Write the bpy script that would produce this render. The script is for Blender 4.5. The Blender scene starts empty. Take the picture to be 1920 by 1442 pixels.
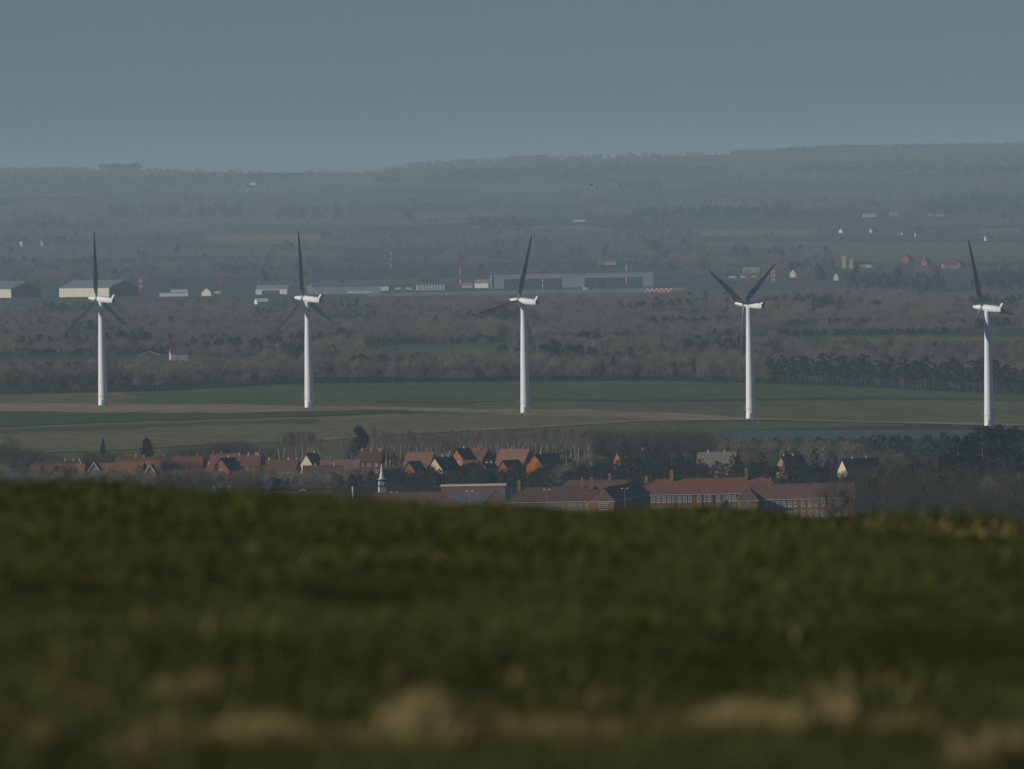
import bpy, math, random
import numpy as np
from mathutils import Vector, Matrix
R = math.radians
random.seed(7); rng = np.random.default_rng(11)
S = bpy.context.scene
COL = S.collection

# ------------------------------------------------------------------ camera
F = 24000.0            # focal length in photograph pixels (1920 wide): a long telephoto
CAMZ = 100.0           # eye height over the plain
EYE = 340.0            # row of the eye level in the middle column
ROLL = 0.0175
camd = bpy.data.cameras.new('camera'); cam = bpy.data.objects.new('camera', camd); COL.objects.link(cam)
S.camera = cam
pitch = math.atan((721 - EYE) / F)
FW = Vector((0, math.cos(pitch), -math.sin(pitch)))
U0 = Vector((0, math.sin(pitch), math.cos(pitch))); R0 = Vector((1, 0, 0))
UP = U0 * math.cos(ROLL) + R0 * math.sin(ROLL); RT = R0 * math.cos(ROLL) - U0 * math.sin(ROLL)
cam.matrix_world = Matrix(((RT.x, UP.x, -FW.x, 0), (RT.y, UP.y, -FW.y, 0), (RT.z, UP.z, -FW.z, CAMZ), (0, 0, 0, 1)))
camd.sensor_width = 36; camd.lens = F / 1920 * 36
camd.clip_start = 1; camd.clip_end = 60000
camd.dof.use_dof = True; camd.dof.focus_distance = 5200; camd.dof.aperture_fstop = camd.lens / 1000 / 0.05

# ------------------------------------------------------------------ sky, sun, exposure
SUN_EL = R(16); SUN_DIR = Vector((-0.95, -0.31, 0)).normalized()     # direction towards the sun on the ground
w = bpy.data.worlds.new('World'); S.world = w; w.use_nodes = True
nt = w.node_tree; bg = nt.nodes['Background']
sky = nt.nodes.new('ShaderNodeTexSky'); sky.sky_type = 'NISHITA'; sky.sun_disc = False
sky.sun_elevation = SUN_EL; sky.sun_rotation = math.atan2(SUN_DIR.x, SUN_DIR.y)
sky.air_density = 0.75; sky.dust_density = 0.0; sky.ozone_density = 6.6; sky.altitude = 200
nt.links.new(sky.outputs[0], bg.inputs[0]); bg.inputs[1].default_value = 0.049
sl = bpy.data.lights.new('sun', 'SUN'); so = bpy.data.objects.new('sun', sl); COL.objects.link(so)
sl.energy = 3.8; sl.angle = R(0.6); sl.color = (1.0, 0.94, 0.84)
sv = Vector((SUN_DIR.x * math.cos(SUN_EL), SUN_DIR.y * math.cos(SUN_EL), math.sin(SUN_EL)))
so.rotation_euler = sv.to_track_quat('Z', 'Y').to_euler(); so.location = (-200, -200, 300)
S.view_settings.view_transform = 'Standard'; S.view_settings.look = 'None'
S.view_settings.exposure = -0.25; S.view_settings.gamma = 1
cy = S.cycles
cy.max_bounces = 4; cy.diffuse_bounces = 2; cy.glossy_bounces = 2; cy.volume_bounces = 1; cy.transmission_bounces = 2
cy.use_denoising = True
HAZE = 3.45e-5

# ------------------------------------------------------------------ terrain function and pixel tools
SKYX = [-2600, -1320, -990, -700, -357, -220, 0, 605, 880, 1320, 2600]
SKYZ = [150, 150, 146, 134, 129, 147, 151, 160, 171, 170, 160]
HD = [0, 12400, 14000, 17000, 20000, 22000, 24000, 26000, 28000, 31000, 33000, 34300, 36500, 40000]
HZ = [0, 0, 2, 11, 26, 39, 54, 72, 92, 125, 149, 151, 125, 20]
FX = [-600, -188, -92, 6, 103, 199, 600]; FZ = [0.5, 0, -0.3, -1.4, -3.7, -5.2, -7.0]
def terrain(x, y):
    x = np.asarray(x, float); y = np.asarray(y, float)
    wn = np.clip((y - 4700) / 500, 0, 1) * np.clip((7300 - y) / 600, 0, 1)
    wn = wn * wn * (3 - 2 * wn)
    z = np.interp(x, FX, FZ) * wn
    hz = np.interp(y, HD, HZ) * (1 + (np.interp(x, SKYX, SKYZ) / 151.0 - 1) * np.clip((y - 14000) / 12000, 0, 1))
    hm = np.clip((y - 13000) / 6000, 0, 1)
    und = 7.0 * np.sin(y / 520 + x / 620) + 5.0 * np.sin(y / 290 - x / 360 + 1.3) + 4.0 * np.sin(x / 270 + y / 1100)
    far = 1 - np.clip((y - 30000) / 2500, 0, 1) * 0.85
    return z + hz + und * hm * far
def ray(px, py): return (FW + RT * ((px - 960) / F) - UP * ((py - 721) / F))
DS = np.arange(1500, 39000, 4.0)
def hit(px, py, h=0.0):
    """point of the place, h metres over the ground, that the pixel looks at"""
    r = ray(px, py); xs = r.x / r.y * DS; zs = CAMZ + r.z / r.y * DS
    d = zs - terrain(xs, DS) - h
    k = np.argmax(d < 0)
    if d[k] >= 0: k = len(DS) - 1
    if k > 0:
        t = d[k - 1] / (d[k - 1] - d[k]) if d[k - 1] != d[k] else 0
        D = DS[k - 1] + 4.0 * t
    else: D = DS[0]
    x = r.x / r.y * D
    return Vector((x, D, float(terrain(x, D))))
def at_depth(px, D, h=0.0):
    x = (px - 960) / F * D
    return Vector((x, D, float(terrain(x, D)) + h))
def to_px(x, y, z):
    v0, v1, v2 = x, y, z - CAMZ
    d = v0 * FW.x + v1 * FW.y + v2 * FW.z
    return 960 + F * (v0 * RT.x + v1 * RT.y + v2 * RT.z) / d, 721 - F * (v0 * UP.x + v1 * UP.y + v2 * UP.z) / d

# ------------------------------------------------------------------ materials
MATS = {}
def mat(name, rgb, rough=0.85, var=0.25, scale=0.6, bump=0.0, spec=0.2, hue=None, metal=0.0):
    if name in MATS: return MATS[name]
    m = bpy.data.materials.new(name); m.use_nodes = True; n = m.node_tree; b = n.nodes['Principled BSDF']
    b.inputs['Roughness'].default_value = rough; b.inputs['Metallic'].default_value = metal
    b.inputs['Specular IOR Level'].default_value = spec
    tc = n.nodes.new('ShaderNodeTexCoord'); nz = n.nodes.new('ShaderNodeTexNoise')
    nz.inputs['Scale'].default_value = scale; nz.inputs['Detail'].default_value = 5; nz.inputs['Roughness'].default_value = 0.65
    n.links.new(tc.outputs['Object'], nz.inputs['Vector'])
    rp = n.nodes.new('ShaderNodeMapRange'); rp.inputs['From Min'].default_value = 0.25; rp.inputs['From Max'].default_value = 0.75
    n.links.new(nz.outputs['Fac'], rp.inputs['Value'])
    mx = n.nodes.new('ShaderNodeMix'); mx.data_type = 'RGBA'
    c2 = hue if hue else tuple(min(1, c * (1 + var)) for c in rgb)
    c1 = tuple(c * (1 - var) for c in rgb)
    mx.inputs['A'].default_value = (*c1, 1); mx.inputs['B'].default_value = (*c2, 1)
    n.links.new(rp.outputs['Result'], mx.inputs['Factor']); n.links.new(mx.outputs['Result'], b.inputs['Base Color'])
    if bump:
        bp = n.nodes.new('ShaderNodeBump'); bp.inputs['Strength'].default_value = bump; bp.inputs['Distance'].default_value = 0.2
        n.links.new(nz.outputs['Fac'], bp.inputs['Height']); n.links.new(bp.outputs['Normal'], b.inputs['Normal'])
    MATS[name] = m
    return m
def leafmat(name, rgb, var=0.45, scale=0.5, hue=None, trans=0.0):
    """foliage / twigs: every object gets its own slight tint"""
    if name in MATS: return MATS[name]
    m = mat(name, rgb, 0.9, var, scale, 0, 0.05, hue)
    n = m.node_tree; b = n.nodes['Principled BSDF']; lk = b.inputs['Base Color'].links[0].from_socket
    oi = n.nodes.new('ShaderNodeObjectInfo'); mr = n.nodes.new('ShaderNodeMapRange')
    mr.inputs['To Min'].default_value = 0.78; mr.inputs['To Max'].default_value = 1.22
    n.links.new(oi.outputs['Random'], mr.inputs['Value'])
    hs = n.nodes.new('ShaderNodeHueSaturation'); n.links.new(lk, hs.inputs['Color']); n.links.new(mr.outputs['Result'], hs.inputs['Value'])
    n.links.new(hs.outputs['Color'], b.inputs['Base Color'])
    return m
WHITE = mat('turbine_white', (0.78, 0.79, 0.79), 0.38, 0.05, 0.15, spec=0.4)
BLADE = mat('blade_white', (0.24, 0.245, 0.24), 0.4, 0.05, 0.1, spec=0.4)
STEEL = mat('steel_grey', (0.22, 0.23, 0.24), 0.5, 0.15, 2)
DARK = mat('dark_metal', (0.03, 0.032, 0.035), 0.6, 0.2, 2)
PAINT = mat('white_paint', (0.76, 0.75, 0.71), 0.6, 0.1, 0.8)
PALE = mat('weathered_white', (0.5, 0.49, 0.45), 0.8, 0.15, 0.5)
CREAM = mat('cream_render', (0.58, 0.47, 0.32), 0.8, 0.12, 0.7)
BRICK = mat('orange_brick', (0.28, 0.108, 0.05), 0.9, 0.25, 1.6, 0.3)
BRICKB = mat('brown_brick', (0.3, 0.165, 0.085), 0.9, 0.28, 1.3, 0.3)
TILE = mat('red_tile', (0.2, 0.088, 0.06), 0.85, 0.3, 0.9, 0.4)
TILEO = mat('orange_tile', (0.23, 0.098, 0.056), 0.85, 0.3, 0.9, 0.4)
TILEB = mat('brown_tile', (0.15, 0.088, 0.066), 0.85, 0.3, 0.7, 0.4)
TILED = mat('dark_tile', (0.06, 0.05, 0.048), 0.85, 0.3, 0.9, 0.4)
TILEG = mat('grey_tile', (0.2, 0.165, 0.135), 0.85, 0.2, 0.9, 0.4)
SLATE = mat('blue_slate', (0.13, 0.14, 0.16), 0.6, 0.2, 0.9, 0.2)
SHEET = mat('grey_sheeting', (0.3, 0.31, 0.31), 0.6, 0.1, 0.2)
SHEETD = mat('dark_sheeting', (0.06, 0.065, 0.07), 0.6, 0.15, 0.3)
SHEETC = mat('cream_sheeting', (0.66, 0.58, 0.45), 0.7, 0.1, 0.2)
GLASS = mat('window_glass', (0.03, 0.035, 0.04), 0.1, 0.3, 3, spec=0.6)
POT = mat('chimney_pot', (0.5, 0.36, 0.22), 0.8, 0.15, 3)
LEAD = mat('lead_spire', (0.52, 0.54, 0.54), 0.5, 0.15, 1.5)
RED = mat('signal_red', (0.55, 0.04, 0.03), 0.5, 0.1, 2)
CONC = mat('concrete', (0.34, 0.33, 0.3), 0.9, 0.15, 0.1)
BLACK = mat('black_feather', (0.015, 0.015, 0.017), 0.7, 0.2, 4)
TWIG = leafmat('twig_brown', (0.205, 0.163, 0.132), hue=(0.275, 0.222, 0.175))
TWIGD = leafmat('twig_dark', (0.06, 0.045, 0.03), hue=(0.105, 0.08, 0.052))
TWIGP = leafmat('twig_purple', (0.17, 0.1, 0.09), hue=(0.22, 0.15, 0.12))
TWIGO = leafmat('twig_orange', (0.2, 0.12, 0.055), hue=(0.26, 0.165, 0.075))
BARK = mat('bark', (0.1, 0.078, 0.06), 0.95, 0.3, 1)
BIRCHB = mat('birch_bark', (0.5, 0.44, 0.36), 0.8, 0.35, 2)
NEEDLE = leafmat('pine_needle', (0.02, 0.03, 0.016), hue=(0.036, 0.048, 0.024))
EVERG = leafmat('evergreen_leaf', (0.016, 0.026, 0.014), hue=(0.034, 0.046, 0.022))

for nm in ('red_tile', 'orange_tile', 'brown_tile', 'dark_tile', 'grey_tile', 'orange_brick', 'brown_brick', 'cream_render'):
    n = MATS[nm].node_tree; b = n.nodes['Principled BSDF']; lk = b.inputs['Base Color'].links[0].from_socket
    oi = n.nodes.new('ShaderNodeObjectInfo'); hs = n.nodes.new('ShaderNodeHueSaturation'); n.links.new(lk, hs.inputs['Color'])
    for sock, lo_, hi_, mul in (('Value', .66, 1.14, 1.0), ('Saturation', .92, 1.2, 7.31), ('Hue', .493, .512, 3.77)):
        mu = n.nodes.new('ShaderNodeMath'); mu.operation = 'MULTIPLY'; mu.inputs[1].default_value = mul; fr = n.nodes.new('ShaderNodeMath'); fr.operation = 'FRACT'
        mr = n.nodes.new('ShaderNodeMapRange'); mr.inputs['To Min'].default_value = lo_; mr.inputs['To Max'].default_value = hi_
        n.links.new(oi.outputs['Random'], mu.inputs[0]); n.links.new(mu.outputs[0], fr.inputs[0]); n.links.new(fr.outputs[0], mr.inputs['Value']); n.links.new(mr.outputs['Result'], hs.inputs[sock])
    n.links.new(hs.outputs['Color'], b.inputs['Base Color'])

# ------------------------------------------------------------------ object tools
def tag(o, label=None, cat=None, group=None, kind=None):
    if label: o['label'] = label
    if cat: o['category'] = cat
    if group: o['group'] = group
    if kind: o['kind'] = kind
    return o
def link(name, me, parent=None):
    o = bpy.data.objects.new(name, me); COL.objects.link(o); o.parent = parent
    return o
def thing(name, label, cat, loc=(0, 0, 0), rz=0, group=None):
    o = link(name, None); o.empty_display_size = 1; o.location = loc; o.rotation_euler = (0, 0, rz)
    return tag(o, label, cat, group)
class MB:
    def __init__(s): s.v = []; s.f = []; s.m = []; s.mi = 0
    def face(s, *pts):
        i = len(s.v); s.v += [tuple(p) for p in pts]; s.f.append(tuple(range(i, i + len(pts)))); s.m.append(s.mi)
    def box(s, x0, x1, y0, y1, z0, z1):
        i = len(s.v)
        s.v += [(x0, y0, z0), (x1, y0, z0), (x1, y1, z0), (x0, y1, z0), (x0, y0, z1), (x1, y0, z1), (x1, y1, z1), (x0, y1, z1)]
        for q in ((0, 3, 2, 1), (4, 5, 6, 7), (0, 1, 5, 4), (1, 2, 6, 5), (2, 3, 7, 6), (3, 0, 4, 7)):
            s.f.append(tuple(i + k for k in q)); s.m.append(s.mi)
        return s
    def loft(s, rings, cap=True):
        """rings: lists of points with the same count"""
        n = len(rings[0]); i = len(s.v)
        for r in rings: s.v += [tuple(p) for p in r]
        for a in range(len(rings) - 1):
            for k in range(n):
                k2 = (k + 1) % n
                s.f.append((i + a * n + k, i + a * n + k2, i + (a + 1) * n + k2, i + (a + 1) * n + k)); s.m.append(s.mi)
        if cap:
            s.f.append(tuple(i + k for k in reversed(range(n)))); s.m.append(s.mi)
            j = i + (len(rings) - 1) * n
            s.f.append(tuple(j + k for k in range(n))); s.m.append(s.mi)
        return s
    def tube(s, p0, p1, r0, r1, n=6):
        p0 = Vector(p0); p1 = Vector(p1); d = (p1 - p0).normalized()
        a = d.orthogonal().normalized(); b = d.cross(a)
        ring = lambda p, r: [p + (a * math.cos(t) + b * math.sin(t)) * r for t in [2 * math.pi * k / n for k in range(n)]]
        return s.loft([ring(p0, r0), ring(p1, r1)])
    def prism(s, poly, y0, y1):
        """polygon in x,z extruded along y"""
        return s.loft([[(x, y0, z) for x, z in poly], [(x, y1, z) for x, z in poly]])
    def mesh(s, name, mats, smooth=False):
        me = bpy.data.meshes.new(name); me.from_pydata(s.v, [], s.f)
        for m in (mats if isinstance(mats, (list, tuple)) else [mats]): me.materials.append(m)
        me.polygons.foreach_set('material_index', s.m)
        if smooth: me.polygons.foreach_set('use_smooth', [True] * len(s.f))
        me.update(); return me
    def build(s, name, mats, parent=None, smooth=False):
        return link(name, s.mesh(name, mats, smooth), parent)
def tri_mesh(name, V, n, mats):
    """fast mesh of loose n-gons, V of shape (count, n, 3)"""
    c = len(V); me = bpy.data.meshes.new(name)
    me.vertices.add(c * n); me.loops.add(c * n); me.polygons.add(c)
    me.vertices.foreach_set('co', np.ascontiguousarray(V, np.float32).ravel())
    me.loops.foreach_set('vertex_index', np.arange(c * n, dtype=np.int32))
    me.polygons.foreach_set('loop_start', np.arange(0, c * n, n, dtype=np.int32))
    for m in (mats if isinstance(mats, (list, tuple)) else [mats]): me.materials.append(m)
    me.update(calc_edges=True); return me
def lathe(prof, n=24):
    m = MB(); m.loft([[(r * math.cos(2 * math.pi * k / n), r * math.sin(2 * math.pi * k / n), z) for k in range(n)] for r, z in prof])
    return m
def grid_mesh(name, X, Y, Z, material, colors=None):
    nr, nc = X.shape; me = bpy.data.meshes.new(name)
    V = np.stack([X, Y, Z], -1).reshape(-1, 3).astype(np.float32)
    a = (np.arange(nr - 1)[:, None] * nc + np.arange(nc - 1)[None, :]).ravel()
    Q = np.stack([a, a + 1, a + nc + 1, a + nc], -1).astype(np.int32)
    me.vertices.add(len(V)); me.loops.add(Q.size); me.polygons.add(len(Q))
    me.vertices.foreach_set('co', V.ravel()); me.loops.foreach_set('vertex_index', Q.ravel())
    me.polygons.foreach_set('loop_start', np.arange(0, Q.size, 4, dtype=np.int32))
    me.polygons.foreach_set('use_smooth', np.ones(len(Q), bool))
    me.materials.append(material); me.update(calc_edges=True)
    if colors is not None:
        at = me.attributes.new('cover', 'FLOAT_COLOR', 'POINT')
        c4 = np.concatenate([colors.reshape(-1, 3), np.ones((nr * nc, 1))], 1).astype(np.float32)
        at.data.foreach_set('color', c4.ravel())
    return me
def vnoise(x, y, seed=0):
    """smooth value noise in 0..1"""
    xi = np.floor(x).astype(np.int64); yi = np.floor(y).astype(np.int64); fx = x - xi; fy = y - yi
    fx = fx * fx * (3 - 2 * fx); fy = fy * fy * (3 - 2 * fy)
    def hsh(a, b):
        h = (a * 374761393 + b * 668265263 + seed * 69069) & 0x7fffffff
        h = ((h ^ (h >> 13)) * 1274126177) & 0x7fffffff
        return ((h ^ (h >> 16)) & 0xffff) / 65535.0
    return (hsh(xi, yi) * (1 - fx) + hsh(xi + 1, yi) * fx) * (1 - fy) + (hsh(xi, yi + 1) * (1 - fx) + hsh(xi + 1, yi + 1) * fx) * fy
def patch(x, y, sx, sy, seed):
    """field cells: id-random 0..1 of a jittered, skewed grid and distance to the cell border"""
    u = x / sx + 0.55 * vnoise(x / sx * 0.7, y / sy * 0.7, seed); v = y / sy + 0.5 * vnoise(x / sx * 0.8 + 9, y / sy * 0.8, seed + 3) + 0.12 * x / sx
    a = np.floor(u).astype(np.int64); b = np.floor(v).astype(np.int64)
    h = (a * 73856093 ^ b * 19349663 ^ seed * 83492791) & 0x7fffffff
    h = ((h ^ (h >> 13)) * 1274126177) & 0x7fffffff
    e = np.minimum(np.minimum(u - a, 1 - u + a) * sx, np.minimum(v - b, 1 - v + b) * sy)
    return ((h ^ (h >> 16)) & 0xffff) / 65535.0, e

# ------------------------------------------------------------------ the ground
gm = bpy.data.materials.new('ground_cover'); gm.use_nodes = True
n = gm.node_tree; b = n.nodes['Principled BSDF']; b.inputs['Roughness'].default_value = 0.95; b.inputs['Specular IOR Level'].default_value = 0.05
at = n.nodes.new('ShaderNodeAttribute'); at.attribute_name = 'cover'
geo = n.nodes.new('ShaderNodeNewGeometry'); mp = n.nodes.new('ShaderNodeMapping'); mp.inputs['Scale'].default_value = (0.09, 0.022, 0.09)
nz = n.nodes.new('ShaderNodeTexNoise'); nz.inputs['Scale'].default_value = 1.0; nz.inputs['Detail'].default_value = 7; nz.inputs['Roughness'].default_value = 0.7
n.links.new(geo.outputs['Position'], mp.inputs['Vector']); n.links.new(mp.outputs['Vector'], nz.inputs['Vector'])
mr = n.nodes.new('ShaderNodeMapRange'); mr.inputs['From Min'].default_value = 0.3; mr.inputs['From Max'].default_value = 0.7
mr.inputs['To Min'].default_value = 0.68; mr.inputs['To Max'].default_value = 1.32
n.links.new(nz.outputs['Fac'], mr.inputs['Value'])
mu = n.nodes.new('ShaderNodeVectorMath'); mu.operation = 'SCALE'
n.links.new(at.outputs['Color'], mu.inputs[0]); n.links.new(mr.outputs['Result'], mu.inputs['Scale']); n.links.new(mu.outputs[0], b.inputs['Base Color'])

rows = np.concatenate([np.arange(560, 3600, 60), np.arange(3600, 4700, 20), np.arange(4700, 6700, 4), np.arange(6700, 9000, 15), np.arange(9000, 13200, 20), np.arange(13200, 40000, 60)])
cols = np.linspace(-1, 1, 181)
Y = np.repeat(rows[:, None], len(cols), 1).astype(float)
X = cols[None, :] * (0.0475 * Y + 60 + 0.035 * np.clip(Y - 7000, 0, None))
# two outer skirts so that the sheet goes on sideways
Xl = X[:, :1] - 1500; Xr = X[:, -1:] + 1500
X = np.concatenate([Xl, X, Xr], 1); Y = np.concatenate([Y[:, :1], Y, Y[:, :1]], 1)
Z = terrain(X, Y)
PX, PY = to_px(X, Y, Z)
GREEN = np.array((0.118, 0.136, 0.038)); GREEN2 = np.array((0.16, 0.165, 0.055)); OLIVE = np.array((0.225, 0.2, 0.08)); DRY = np.array((0.36, 0.25, 0.14))
DGREEN = np.array((0.082, 0.092, 0.036)); SOIL = np.array((0.07, 0.05, 0.035)); WOODF = np.array((0.035, 0.036, 0.02))
C = np.empty(X.shape + (3,)); C[:] = WOODF
r1, e1 = patch(X, Y, 210, 640, 5)
pal = np.array([(0.06, 0.085, 0.04), (0.05, 0.06, 0.032), (0.085, 0.1, 0.055), (0.13, 0.11, 0.07), (0.045, 0.06, 0.03), (0.1, 0.085, 0.06), (0.055, 0.08, 0.04), (0.17, 0.145, 0.1)])
farm = pal[(r1 * 7.99).astype(int)]
fm = (Y > 7000)[..., None]; C = np.where(fm, farm, C)
# airfield: pale runway grass and concrete apron
af = (Y > 11350) & (Y < 12450); C[af] = (0.085, 0.1, 0.06)
def band(y0, y1, x0=-1e9, x1=1e9):
    return (PX > x0) & (PX < x1) & (PY > y0) & (PY < y1)
def yl(pts): return np.interp(PX, [p[0] for p in pts], [p[1] for p in pts])
apron = af & (PX > 690) & (PX < 1290) & (PY > 545 - (PX - 960) * .0175) & (PY < 556 - (PX - 960) * .0175); C[apron] = (0.27, 0.26, 0.235)
run = af & (PY > 527 + 1.2 * np.sin(PX / 90)) & (PY < 531 - (PX - 960) * .0175) & (PX > 1250); C[run] = (0.2, 0.2, 0.16)
fieldE = [(-400, 750), (0, 740), (200, 736), (300, 733), (560, 719), (960, 715), (1250, 714), (1450, 719), (1700, 730), (1920, 741), (2300, 760)]
track = [(-300, 760), (300, 752), (560, 757), (700, 753), (850, 757), (1000, 750), (1250, 752), (1500, 748), (1700, 747), (1920, 751), (2300, 756)]
bT = [(-400, 757), (0, 757), (200, 757), (400, 758), (560, 760), (700, 761), (900, 767), (1100, 768), (1250, 774), (1400, 782), (1600, 788), (1800, 793), (2300, 803)]
bB = [(-400, 771), (0, 771), (200, 773), (400, 774), (560, 771), (700, 768), (900, 775), (1100, 781), (1250, 787), (1400, 788), (1600, 792), (1800, 797), (2300, 806)]
dk = [(-300, 806), (0, 800), (300, 788), (500, 783), (700, 776), (900, 776), (2300, 776)]
fen = [(-300, 860), (0, 853), (250, 843), (360, 835), (600, 827), (750, 815), (1000, 803), (1200, 791), (1420, 788), (2300, 808)]
jit = (vnoise(X / 14, Y / 60, 2) - 0.5) * 5 + (vnoise(X / 4, Y / 20, 8) - 0.5) * 2
QY = PY + jit * 0.55
infield = (Y > 4540 + 60 * np.sin(X / 30)) & (Y < 6900) & (PY > yl(fieldE))
C[infield] = GREEN
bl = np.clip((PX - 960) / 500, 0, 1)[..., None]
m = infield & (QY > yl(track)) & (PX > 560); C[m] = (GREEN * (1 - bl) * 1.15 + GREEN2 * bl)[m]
m = infield & (PX < 240) & (QY < yl(bT)); C[m] = OLIVE * 0.9
m = infield & (np.abs(QY - yl(track)) < 1.2 + 1.3 * (PX > 1000)) & (PX > 700); C[m] = SOIL
m = infield & (QY > yl(bT)); C[m] = DRY
m = infield & (QY > yl(bB)); C[m] = (OLIVE * .9)
m = infield & (QY > yl(bB)) & (QY < yl(dk)); C[m] = DGREEN
m = infield & (QY > yl(bB)) & (np.abs(QY - yl(dk)) < 1.3) & (PX < 720); C[m] = SOIL * .6
m = infield & (QY > yl(dk) + 5) & (QY < yl(dk) + 13) & (PX < 600); C[m] = DGREEN * 1.1
m = infield & (QY > yl(fen) - 5) & (PX < 1250) & (PX > 600); C[m] = OLIVE * 1.15
m = infield & (QY > yl(fen)); C[m] = GREEN * 1.1
m = infield & (np.abs(PY - yl(fen)) < 0.9) & (PX > 80); C[m] = SOIL * .5
m = infield & (np.hypot(PX - 240, (PY - 741) * 5 + (PX - 240) * -0.1) < 30) & (np.abs(PY - 738 - (PX - 210) * .18) < 2); C[m] = DRY * .8
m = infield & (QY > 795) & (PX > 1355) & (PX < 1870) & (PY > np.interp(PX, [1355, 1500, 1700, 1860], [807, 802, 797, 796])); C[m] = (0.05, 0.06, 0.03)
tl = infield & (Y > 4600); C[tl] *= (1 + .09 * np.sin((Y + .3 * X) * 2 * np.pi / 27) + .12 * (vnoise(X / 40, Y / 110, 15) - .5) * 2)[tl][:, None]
for (x0, x1, y0, y1, c) in [(0, 215, 676, 690, GREEN), (215, 470, 672, 680, GREEN * .9), (830, 1010, 652, 662, GREEN * 1.1), (690, 830, 655, 661, GREEN), (1540, 1920, 632, 640, GREEN2), (1050, 1330, 639, 643, OLIVE * 1.2),
                            (1720, 1830, 552, 558, OLIVE * 1.3), (380, 600, 440, 458, DRY * .8), (1310, 1520, 431, 442, DRY * .75), (0, 150, 364, 368, DRY * .75), (0, 95, 384, 390, OLIVE), (1560, 1920, 455, 490, OLIVE * .8), (350, 640, 470, 480, GREEN2),
                            (1320, 1700, 455, 460, DRY * .6), (1835, 1920, 428, 436, DRY * .7), (860, 1100, 424, 428, DRY * .8), (1085, 1180, 428, 432, DRY * .8), (650, 1280, 343, 352, GREEN2), (1280, 1420, 332, 342, GREEN2), (1480, 1900, 330, 343, GREEN2 * .9), (800, 1000, 300, 314, DRY * .55), (300, 540, 355, 366, GREEN2)]:
    m = band(y0, y1, x0, x1) & (Y > 6700); C[m] = c
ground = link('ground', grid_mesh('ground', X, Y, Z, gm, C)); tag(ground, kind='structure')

# the near hillside the camera stands on
def hill(x, y):
    g = 1.2 - 0.0082 * y + 2.45e-4 * y * y + 0.054 * x + 0.05 * np.sin(x * 1.3 + y * 0.21) + 0.03 * np.sin(x * 2.9 - y * 0.4)
    return CAMZ - np.minimum(g, 103)
hmat = mat('hill_turf', (0.055, 0.064, 0.014), 1.0, 0.4, 0.7, 0.0, 0.0)
hy = np.concatenate([np.arange(-60, 0, 5), np.arange(0, 120, 0.8), np.arange(120, 760, 8)])
hx = np.concatenate([np.arange(-240, -20, 10), np.arange(-20, 20, 0.8), np.arange(20, 241, 10)])
HY, HX = np.meshgrid(hy, hx, indexing='ij')
HXc = np.clip(HX, -40, 40) + (HX - np.clip(HX, -40, 40)) * 0.3
hs = link('hillside', grid_mesh('hillside', HX, HY, hill(HXc, HY), hmat)); tag(hs, kind='structure')

# ------------------------------------------------------------------ wind turbines
AX = Vector((-0.85, 0.53, math.tan(R(5)))).normalized()          # from the tower towards the nose
HH = Vector((0.53, 0.85, 0)).normalized(); UU = HH.cross(AX); UU = UU if UU.z > 0 else -UU
HUB = 49.0
def frame_pt(a, h, u, o=Vector((0, 0, HUB))): return o + AX * a + HH * h + UU * u
tw = lathe([(2.15, -0.6), (2.12, 0.0), (2.02, 6), (1.75, 22), (1.42, 38), (1.22, 47.2), (1.25, 47.3), (1.25, 47.9)], 32).mesh('tower', WHITE, True)
def ring(a, wy, wz, cz=0, p=3.0, n=20):
    out = []
    for k in range(n):
        t = 2 * math.pi * k / n; c, s_ = math.cos(t), math.sin(t)
        out.append(frame_pt(a, wy * math.copysign(abs(c) ** (2 / p), c), cz + wz * math.copysign(abs(s_) ** (2 / p), s_)))
    return out
m = MB(); m.loft([ring(1.75, .95, .95, 0, 2), ring(1.6, 1.25, 1.3, 0, 2.2), ring(0.8, 1.45, 1.45, 0, 2.6), ring(-2, 1.5, 1.45, -.05, 3.2), ring(-5, 1.45, 1.35, -.1, 4), ring(-7.0, 1.3, 1.12, -.15, 4), ring(-7.1, 1.22, 1.05, -.15, 4)])
nacm = m.mesh('nacelle', WHITE, False)
m = MB(); m.loft([ring(1.85, 1.2, 1.2, 0, 2), ring(3.3, 1.2, 1.2, 0, 2), ring(4.3, 1.05, 1.05, 0, 2), ring(5.6, .8, .8, 0, 2), ring(6.7, .5, .5, 0, 2), ring(7.0, .2, .2, 0, 2)])
hubm = m.mesh('hub', WHITE, True)
m = MB()
fin = [(-6.0, 0.85), (-7.05, 0.85), (-7.9, 2.55), (-7.15, 2.75)]
m.loft([[frame_pt(a, -.9, u) for a, u in fin], [frame_pt(a, .9, u) for a, u in fin]])
finm = m.mesh('tail_fin', WHITE)
m = MB(); m.loft([ring(-7.12, 1.0, .85, -.15, 4), ring(-7.2, 1.0, .85, -.15, 4)]); ventm = m.mesh('vent', STEEL)
m = MB(); m.box(-.5, .5, -2.17, -2.02, .35, 2.5); doorm = m.mesh('door', STEEL)
m = MB()
for k in range(28):
    a0, a1 = 2 * math.pi * k / 28, 2 * math.pi * (k + 1) / 28
    m.tube((2.2 * math.cos(a0), 2.2 * math.sin(a0), 4.2), (2.2 * math.cos(a1), 2.2 * math.sin(a1), 4.2), .05, .05, 4)
m.box(-3.0, -2.05, -.5, .5, 4.1, 4.25); m.tube((-2.95, -.4, 4.2), (-3.3, -.4, 5.6), .09, .09, 5); m.tube((-2.95, .4, 4.2), (-2.5, .4, 5.4), .09, .09, 5)
ringm = m.mesh('sensor_bracket', STEEL)
m = MB()
for k in range(4): m.box(-1.0, 1.0, -3.4 + k * .32, -2.1, -.1 + 0, .1 + k * .09)
stepm = m.mesh('steps', CONC)
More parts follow.
